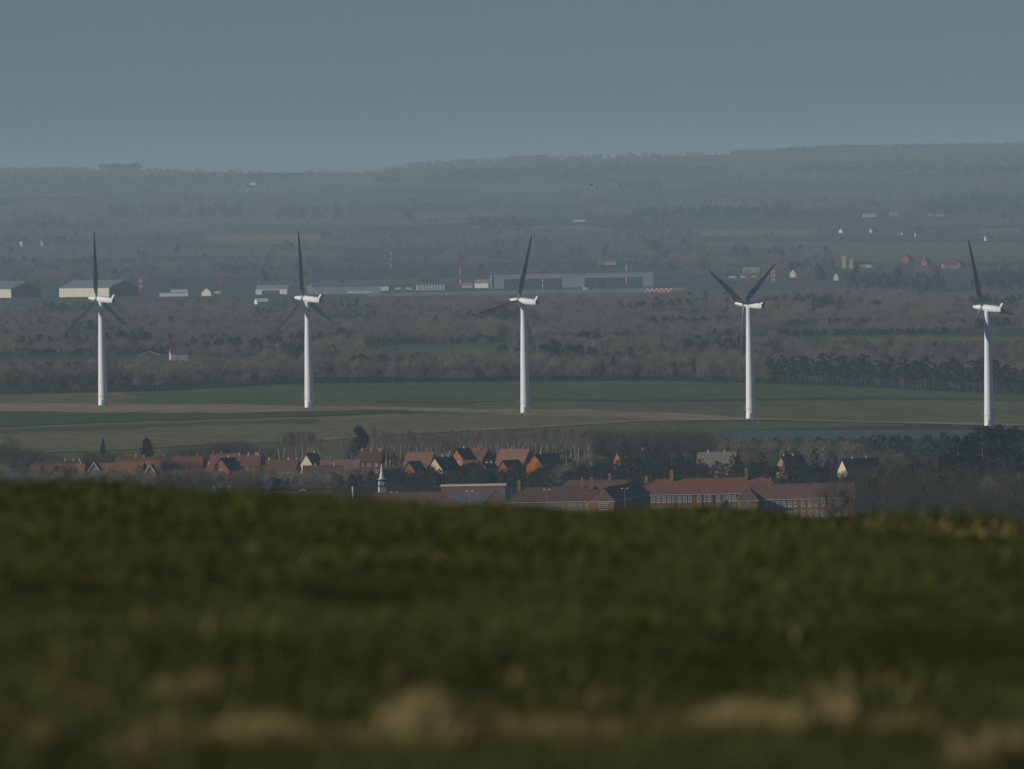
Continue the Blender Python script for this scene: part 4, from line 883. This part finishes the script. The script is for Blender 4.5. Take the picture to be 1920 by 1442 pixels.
# tree belt along the far edge of the field (bases on the edge)
def base_row(kind, n_, x0, x1, off, h, label, group, wide=(.85, 1.2)):
    for k in range(n_):
        px = x0 + (x1 - x0) * (k + random.uniform(.05, .95)) / n_; y = float(np.interp(px, [q[0] for q in fieldE], [q[1] for q in fieldE]))
        tree(kind, hit(px, y - off + random.uniform(-1.5, 1.0)), random.uniform(*h), label, group, random.uniform(*wide))
base_row('dark', 14, 0, 245, 4, (10, 14), 'bare dark tree at the field edge behind the leftmost turbine', 'belt trees behind the leftmost turbine')
base_row('bare', 30, 240, 600, 4, (11, 14.5), 'bare brown tree in the field-edge belt between the first two turbines', 'belt trees between first and second turbine')
base_row('bare', 34, 590, 990, 4, (10, 14), 'bare brown tree in the field-edge belt between second and middle turbine', 'belt trees between second and middle turbine')
base_row('bare', 34, 985, 1420, 4, (10, 15), 'bare brown tree in the field-edge belt left of the V turbine', 'belt trees left of the V turbine')
base_row('pine', 46, 1440, 1925, 4, (11, 16), 'dark pine in the plantation behind the two right turbines', 'pine plantation behind the right turbines', (.9, 1.3))
base_row('ever', 5, 1080, 1340, 3, (8, 12), 'dark evergreen standing in the brown belt left of the V turbine', 'evergreens in the belt left of the V turbine', (.5, .7))
base_row('bare', 10, 1420, 1500, 12, (12, 15), 'bare tree at the left end of the pine plantation', 'bare trees at the left end of the pines')
for (a, b_, n_, lab, grp) in ((250, 600, 26, 'pale brown scrub at the hedge between the first two turbines', 'hedge scrub between first and second turbine'), (600, 985, 28, 'pale brown scrub at the hedge between second and middle turbine', 'hedge scrub between second and middle turbine'), (990, 1440, 32, 'pale brown scrub at the hedge left of the V turbine', 'hedge scrub left of the V turbine')):
    base_row('scrub', n_, a, b_, 3, (5, 8.5), lab, grp, (.7, 1.1))
# dark hedge along the field edge
P = []
for px in np.arange(235, 1460, 1.0):
    q = hit(px, float(np.interp(px, [a[0] for a in fieldE], [a[1] for a in fieldE])) + .5); P.append(q)
P = np.array([tuple(q) for q in P]); i = rng.integers(0, len(P), 16000); hh = 2.3 + 1.3 * vnoise(P[i, 0] / 9, P[i, 1] / 30, 3)
pp = P[i] + np.stack([rng.uniform(-.3, .3, len(i)), rng.uniform(-1, 1, len(i)), rng.uniform(0, 1, len(i)) ** .7 * hh], -1)
hd = link('hedge', tri_mesh('hedge', leaf_quads(pp, rng.uniform(.15, .34, len(i)), rng), 4, EVERG)); tag(hd, 'low dark hedge along the far edge of the green field', 'hedge')

# ------------------------------------------------------------------ far woods: nobody could count them
def stuff_proto(kind, i, name):
    tr, cr = KIND[kind][i]; me = bpy.data.meshes.new(name)
    import bmesh
    bm = bmesh.new(); bm.from_mesh(tr); nf = len(bm.faces); bm.from_mesh(cr)
    bm.faces.ensure_lookup_table()
    for f in bm.faces: f.material_index = 1
    for f in bm.faces[:nf]: f.material_index = 0
    bm.to_mesh(me); bm.free(); me.materials.append(tr.materials[0]); me.materials.append(cr.materials[0])
    return bpy.data.objects.new(name, me)
pc = bpy.data.collections.new('wood_kinds')
PK = []
for j, (kd, i) in enumerate((('bare', 0), ('bare', 1), ('bare', 2), ('dark', 0), ('dark', 1), ('scrub', 0), ('ever', 0), ('ever', 1), ('pine', 0), ('scrub', 1))):
    o = stuff_proto(kd, i, 'a%02d_wood_tree' % j); pc.objects.link(o); PK.append(kd)
def scatter(name, pts, sc, idx, label, cat='woodland'):
    me = bpy.data.meshes.new(name); me.from_pydata([tuple(p) for p in pts], [], [])
    for nm, ty, val in (('tree_scale', 'FLOAT', sc), ('turn', 'FLOAT', rng.uniform(0, 6.28, len(pts))), ('pick', 'INT', idx)):
        me.attributes.new(nm, ty, 'POINT').data.foreach_set('value', np.asarray(val))
    o = link(name, me); tag(o, label, cat, kind='stuff')
    ng = bpy.data.node_groups.new(name, 'GeometryNodeTree'); ng.interface.new_socket('Geometry', in_out='INPUT', socket_type='NodeSocketGeometry'); ng.interface.new_socket('Geometry', in_out='OUTPUT', socket_type='NodeSocketGeometry')
    N = ng.nodes; gi = N.new('NodeGroupInput'); go = N.new('NodeGroupOutput'); ip = N.new('GeometryNodeInstanceOnPoints'); ci = N.new('GeometryNodeCollectionInfo')
    ci.inputs['Collection'].default_value = pc; ci.inputs['Separate Children'].default_value = True; ci.inputs['Reset Children'].default_value = True
    def attr(nm, ty):
        a = N.new('GeometryNodeInputNamedAttribute'); a.data_type = ty; a.inputs['Name'].default_value = nm; return a.outputs['Attribute']
    cx = N.new('ShaderNodeCombineXYZ'); ng.links.new(attr('turn', 'FLOAT'), cx.inputs['Z'])
    ng.links.new(gi.outputs[0], ip.inputs['Points']); ng.links.new(ci.outputs[0], ip.inputs['Instance']); ip.inputs['Pick Instance'].default_value = True
    ng.links.new(attr('pick', 'INT'), ip.inputs['Instance Index']); ng.links.new(cx.outputs[0], ip.inputs['Rotation']); ng.links.new(attr('tree_scale', 'FLOAT'), ip.inputs['Scale'])
    ng.links.new(ip.outputs[0], go.inputs[0])
    o.modifiers.new('wood', 'NODES').node_group = ng
    return o
def wood(name, n_, D0_, D1_, test, h, picks, label, xspan=1.25):
    D = np.sqrt(rng.uniform(D0_ ** 2, D1_ ** 2, n_)); x = rng.uniform(-1, 1, n_) * (960 / F * D * xspan); z = terrain(x, D)
    px, py = to_px(x, D, z); k = test(x, D, px, py)
    x, D, z = x[k], D[k], z[k]; pr = np.array([p[1] for p in picks], float); pr /= pr.sum()
    clump = vnoise(x / 60, D / 260, 21)
    idx = rng.choice([p[0] for p in picks], len(x), p=pr)
    ev = (clump > .78) & (rng.uniform(size=len(x)) < .8); idx[ev] = rng.choice([6, 7, 8], ev.sum())
    sc = rng.uniform(h[0], h[1], len(x)) / 10
    scatter(name, np.stack([x, D, z - .1], -1), sc, idx, label)
def notin(px, py, rects):
    k = np.ones(len(px), bool)
    for (x0, x1, y0, y1) in rects: k &= ~((px > x0) & (px < x1) & (py > y0) & (py < y1))
    return k
BR = [(0, 1.0), (1, 1.0), (2, 1.0), (3, .35), (4, .35), (5, 2.2), (9, 2.2)]
edge = lambda px: np.interp(px, [q[0] for q in fieldE], [q[1] for q in fieldE])
clear1 = [(680, 960, 647, 656), (860, 1190, 638, 645), (1330, 1780, 633, 641), (-20, 345, 669, 676), (250, 560, 641, 647), (1480, 1940, 611, 617), (0, 420, 613, 619), (620, 1000, 605, 611), (1150, 1420, 591, 596), (-50, 215, 674, 702), (215, 480, 668, 692), (690, 1015, 650, 676), (1530, 1960, 628, 652), (1040, 1340, 637, 650), (255, 345, 660, 690)]
wood('near_wood', 2600, 6250, 7600, lambda x, D, px, py: (py < edge(px) - 6) & (py > 655 - 0) & notin(px, py, clear1), (6, 10.5), BR, 'bare brown woodland behind the field-edge belt of trees')
wood('middle_wood', 15000, 7600, 11300, lambda x, D, px, py: notin(px, py, clear1 + [(1715, 1835, 548, 562), (470, 510, 560, 582)]) & (vnoise(x / 45, D / 300, 31) > .22) & (py > 566 - (px - 960) * .0175), (4, 9.5), BR, 'hazy purple-brown winter woods between field and airfield')
pts = []
for (x0, x1, y0, y1, n_) in ((-20, 345, 668, 664, 190), (680, 960, 646, 643, 150), (860, 1190, 637, 634, 170), (1330, 1780, 632, 627, 240), (560, 700, 672, 668, 70), (1060, 1340, 652, 648, 120), (250, 560, 640, 634, 140), (1480, 1940, 610, 602, 220), (0, 420, 612, 606, 190), (620, 1000, 604, 598, 170), (1150, 1420, 590, 586, 120), (1600, 1930, 655, 652, 150), (0, 240, 694, 692, 110), (480, 680, 690, 687, 90)):
    for k in range(n_): t_ = random.random(); pts.append(hit(x0 + (x1 - x0) * t_, y0 + (y1 - y0) * t_ + random.uniform(-.5, .5)))
pts = np.array([tuple(p) for p in pts]); scatter('hedgerow', pts, rng.uniform(.22, .5, len(pts)), rng.choice([3, 6, 7, 7], len(pts)), 'thin dark hedgerows crossing the middle distance', 'hedgerow')
r2 = lambda x, D: patch(x, D, 210, 640, 5)
def hillmask(x, D, px, py):
    rr, e = r2(x, D); hedge = (e < 9) & (vnoise(x / 40, D / 150, 4) > .25); wd = vnoise(x / 230, D / 620, 41) > .66
    k = (hedge | wd | (rng.uniform(size=len(x)) < .03))
    return k & notin(px, py, [(380, 600, 436, 462), (1310, 1520, 429, 446), (640, 1290, 341, 354), (1570, 1650, 488, 512), (1690, 1815, 488, 508), (1560, 1580, 515, 530), (1740, 1775, 398, 412), (1610, 1690, 402, 411), (1075, 1100, 412, 420), (440, 482, 346, 366), (1560, 1920, 468, 490)]) & ((D > 12450) | ((px > 1480) & (D > 11900)))
wood('hill_wood', 24000, 11900, 33500, hillmask, (9, 16), BR, 'hazy hedgerows and woods over the far hills')
pts = []
for (x0, x1, y0, y1, n_) in [(820, 972, 325, 336, 90), (980, 1128, 322, 338, 110), (1130, 1290, 316, 332, 110), (1155, 1238, 350, 358, 60), (0, 330, 338, 350, 150), (330, 560, 334, 346, 110), (1285, 1500, 398, 412, 130), (1300, 1365, 322, 334, 50), (1500, 1920, 318, 330, 160), (1740, 1925, 375, 405, 150), (190, 450, 392, 412, 120), (20, 120, 408, 430, 60), (700, 750, 338, 346, 30), (520, 640, 395, 415, 60),
                             (1190, 1280, 395, 412, 50), (1480, 1570, 505, 512, 40), (1590, 1780, 526, 548, 110), (1815, 1925, 515, 545, 110), (880, 1000, 420, 434, 60), (1160, 1260, 425, 455, 60), (0, 200, 495, 512, 80), (400, 500, 505, 516, 60)]:
    for k in range(n_): pts.append(hit(random.uniform(x0, x1), random.uniform(y0, y1)))
pts = np.array([tuple(p) for p in pts]); scatter('slope_wood', pts - np.array((0, 0, .1)), rng.uniform(1.1, 1.9, len(pts)) * np.clip(pts[:, 1] / 24000, .5, 1), rng.choice([3, 4, 6, 7, 8], len(pts)), 'dark hazy wood strips across the far slopes')
for (x0, x1, h, n_, lab) in ((196, 272, 19, 60, 'flat-topped dark copse on the left skyline'), (966, 1030, 17, 50, 'small rounded copse on the middle of the skyline')):
    pts = [at_depth(random.uniform(x0, x1), random.uniform(33300, 34200)) for k in range(n_)]
    scatter('copse', np.array([tuple(p) for p in pts]), rng.uniform(.85, 1.15, n_) * h / 10, rng.choice([3, 4, 7], n_), lab, 'copse')
pts = [at_depth(random.uniform(1380, 1960), random.uniform(32900, 34200)) for k in range(900)] + [at_depth(random.uniform(-40, 170), random.uniform(32900, 34200)) for k in range(200)]
scatter('ridge_wood', np.array([tuple(p) for p in pts]), rng.uniform(.6, 1.1, len(pts)), rng.choice([3, 4, 7], len(pts)), 'long faint wood along the right-hand skyline')

# ------------------------------------------------------------------ near grass
GR = leafmat('grass_blade', (0.064, 0.078, 0.021), 0.5, 0.7, hue=(0.115, 0.122, 0.039))
DG = leafmat('dry_grass_blade', (0.42, 0.31, 0.13), 0.3, 2.0, hue=(0.56, 0.45, 0.21))
def blades(name, n_, dens, hgt, wid, lean, material, label, d0=18, d1=105):
    d = d0 * (d1 / d0) ** rng.uniform(0, 1, n_); x = rng.uniform(-1, 1, n_) * (0.041 * d + 1.6)
    k = rng.uniform(size=n_) < dens(x, d); x, d = x[k], d[k]; n_ = len(x); z = hill(x, d)
    P = np.stack([x, d, z - .01], -1); hh = hgt(x, d) * rng.uniform(.55, 1.25, n_); a = rng.uniform(0, 6.28, n_)
    tip = P + np.stack([np.cos(a) * hh * lean + hh * .15, np.sin(a) * hh * lean, hh], -1); mid = P * .5 + tip * .5 + np.stack([np.zeros(n_), np.zeros(n_), hh * .12], -1)
    s_ = np.stack([np.cos(a + 1.57), np.sin(a + 1.57) * .4, np.zeros(n_)], -1) * (wid * (.6 + d / 60))[:, None] / 2
    V = np.stack([P - s_, P + s_, mid + s_ * .8, tip, mid - s_ * .8], 1)
    o = link(name, tri_mesh(name, V, 5, material)); tag(o, label, 'grass', kind='stuff')
n_ = 430000; d = 18 * (105 / 18) ** rng.uniform(0, 1, n_); x = rng.uniform(-1, 1, n_) * (0.041 * d + 1.6)
hh = (.022 + .018 * vnoise(x * 1.2, d * .25, 51) + .006 * vnoise(x * 4, d * .7, 52) + .02 * np.clip((31 - d) / 5, 0, 1) * vnoise(x * 5, d * 1.2, 54)) * rng.uniform(.5, 1.3, n_)
P = np.stack([x, d, hill(x, d) - .004], -1); a = rng.uniform(0, 6.28, n_); sd = np.stack([np.cos(a), np.sin(a), 0 * a], -1) * (.004 * (.5 + d / 50))[:, None]
tip = P + np.stack([np.cos(a + 1.3) * hh * .7 + hh * .25, np.sin(a + 1.3) * hh * .7, hh], -1)
o = link('grass', tri_mesh('grass', np.stack([P - sd, P + sd, tip], 1), 3, GR)); tag(o, 'dark green blurred grass over the near hillside', 'grass', kind='stuff')
tuft = lambda x, d: np.clip((vnoise(x * 3.1 + 40, d * .4, 61) - .3) * 2.2, .06, 1) * (.12 * np.exp(-((d - 25.6 - .9 * x) / .6) ** 2) + .04 * np.exp(-((d - 29 - .9 * x) / 2) ** 2) + .006 + .03 * np.clip((d - 60) / 15, 0, 1) * np.clip(x / 2.5 - .1, 0, 1))
blades('dry_grass', 150000, tuft, lambda x, d: .035 + .05 * vnoise(x * 4, d * .5, 62) * np.clip(40 / d, .4, 1), .006, .35, DG, 'pale dry grass tufts in a blurred band at the bottom')

def hill_hit(px, py):
    r = ray(px, py); d = np.arange(14, 90, .05); z = CAMZ + r.z / r.y * d; x = r.x / r.y * d
    k = np.argmax(z < hill(x, d)); return x[k], d[k]
n_ = 16000; d = rng.uniform(44, 84, n_); x = rng.uniform(-1, 1, n_) * (0.041 * d + 1.6); k = rng.uniform(size=n_) < .15 + .85 * vnoise(x * 2.5, d * .4, 91); x, d = x[k], d[k]; n_ = len(x)
hh = (.03 + .07 * vnoise(x * 2.2, d * .3, 92)) * rng.uniform(.5, 1.2, n_); P = np.stack([x, d, hill(x, d) - .004], -1); a = rng.uniform(0, 6.28, n_); sd = np.stack([np.cos(a), np.sin(a), 0 * a], -1) * .0045
tip = P + np.stack([np.cos(a + 1.3) * hh * .4 + hh * .25, np.sin(a + 1.3) * hh * .4, hh], -1)
o = link('tall_grass', tri_mesh('tall_grass', np.stack([P - sd, P + sd, tip], 1), 3, GR)); tag(o, 'taller loose grass along the blurred crest', 'grass', kind='stuff')
TB = []
for (px, py, spread, hpx, n_) in [(430, 1400, 40, 60, 160), (490, 1395, 50, 70, 220), (545, 1400, 40, 60, 160), (600, 1415, 40, 50, 90), (320, 1310, 40, 70, 60), (380, 1300, 40, 60, 40), (150, 1330, 60, 60, 50), (60, 1400, 60, 60, 60), (230, 1420, 50, 60, 60),
                                  (755, 1385, 35, 90, 220), (785, 1380, 30, 110, 240), (820, 1400, 40, 70, 160), (700, 1405, 40, 55, 80), (940, 1390, 50, 60, 100), (1010, 1392, 40, 65, 180), (1060, 1395, 40, 60, 180), (1120, 1398, 40, 65, 180), (1190, 1400, 40, 50, 110),
                                  (1250, 1392, 40, 55, 120), (1330, 1380, 45, 70, 240), (1380, 1378, 40, 80, 280), (1430, 1380, 45, 80, 280), (1480, 1385, 40, 75, 220), (1560, 1370, 40, 100, 60), (1650, 1388, 50, 65, 110), (1700, 1380, 40, 60, 70), (1800, 1440, 50, 80, 120), (1880, 1420, 50, 80, 90),
                                  (900, 1330, 90, 40, 60), (1090, 1320, 90, 40, 50), (1500, 1310, 90, 40, 40), (620, 1330, 90, 40, 40), (300, 1430, 120, 30, 60), (1150, 1440, 200, 30, 60), (650, 1392, 60, 45, 110), (890, 1392, 50, 45, 120), (1290, 1388, 50, 50, 120), (1600, 1386, 50, 50, 110), (360, 1398, 60, 45, 110), (1760, 1392, 60, 50, 90), (730, 1275, 40, 40, 30), (1730, 985, 90, 26, 40), (1640, 985, 60, 20, 22), (1860, 1000, 70, 26, 34), (1540, 990, 60, 16, 12), (1240, 1150, 120, 16, 60), (520, 1080, 120, 14, 60)]:
    for k in range(int(n_ * (1.7 if py > 1360 else 1))):
        x, d = hill_hit(px + random.gauss(0, spread * .5), py + random.gauss(0, 7)); TB.append((x, d, max(.02, hpx * .8 / F * d * random.uniform(.3, 1.2))))
TB = np.array(TB); n_ = len(TB); x, d, hh = TB.T; P = np.stack([x, d, hill(x, d) - .01], -1); a = rng.uniform(0, 6.28, n_); ln = rng.uniform(.1, .55, n_)
tip = P + np.stack([np.cos(a) * hh * ln + hh * .2, np.sin(a) * hh * ln, hh], -1); mid = (P + tip) / 2 + np.stack([0 * hh, 0 * hh, hh * .12], -1)
sd = np.stack([np.cos(a + 1.57), np.sin(a + 1.57) * .4, 0 * a], -1) * (.0035 * d / 25)[:, None]
o = link('dry_tufts', tri_mesh('dry_tufts', np.stack([P - sd, P + sd, mid + sd * .8, tip, mid - sd * .8], 1), 5, DG)); tag(o, 'pale dry tufts blurred in a band across the bottom', 'grass', kind='stuff')

# ------------------------------------------------------------------ haze
m = MB(); m.box(-7500, 7500, -400, 40800, -8, 205)
hz = bpy.data.materials.new('haze'); hz.use_nodes = True; n = hz.node_tree; n.nodes.clear()
out = n.nodes.new('ShaderNodeOutputMaterial'); pv = n.nodes.new('ShaderNodeVolumePrincipled')
pv.inputs['Color'].default_value = (0.69, 0.9, 1.0, 1); pv.inputs['Density'].default_value = HAZE; pv.inputs['Anisotropy'].default_value = 0.0
n.links.new(pv.outputs[0], out.inputs['Volume'])
o = m.build('haze', hz); tag(o, 'pale blue haze lying over the whole valley', 'haze', kind='stuff')
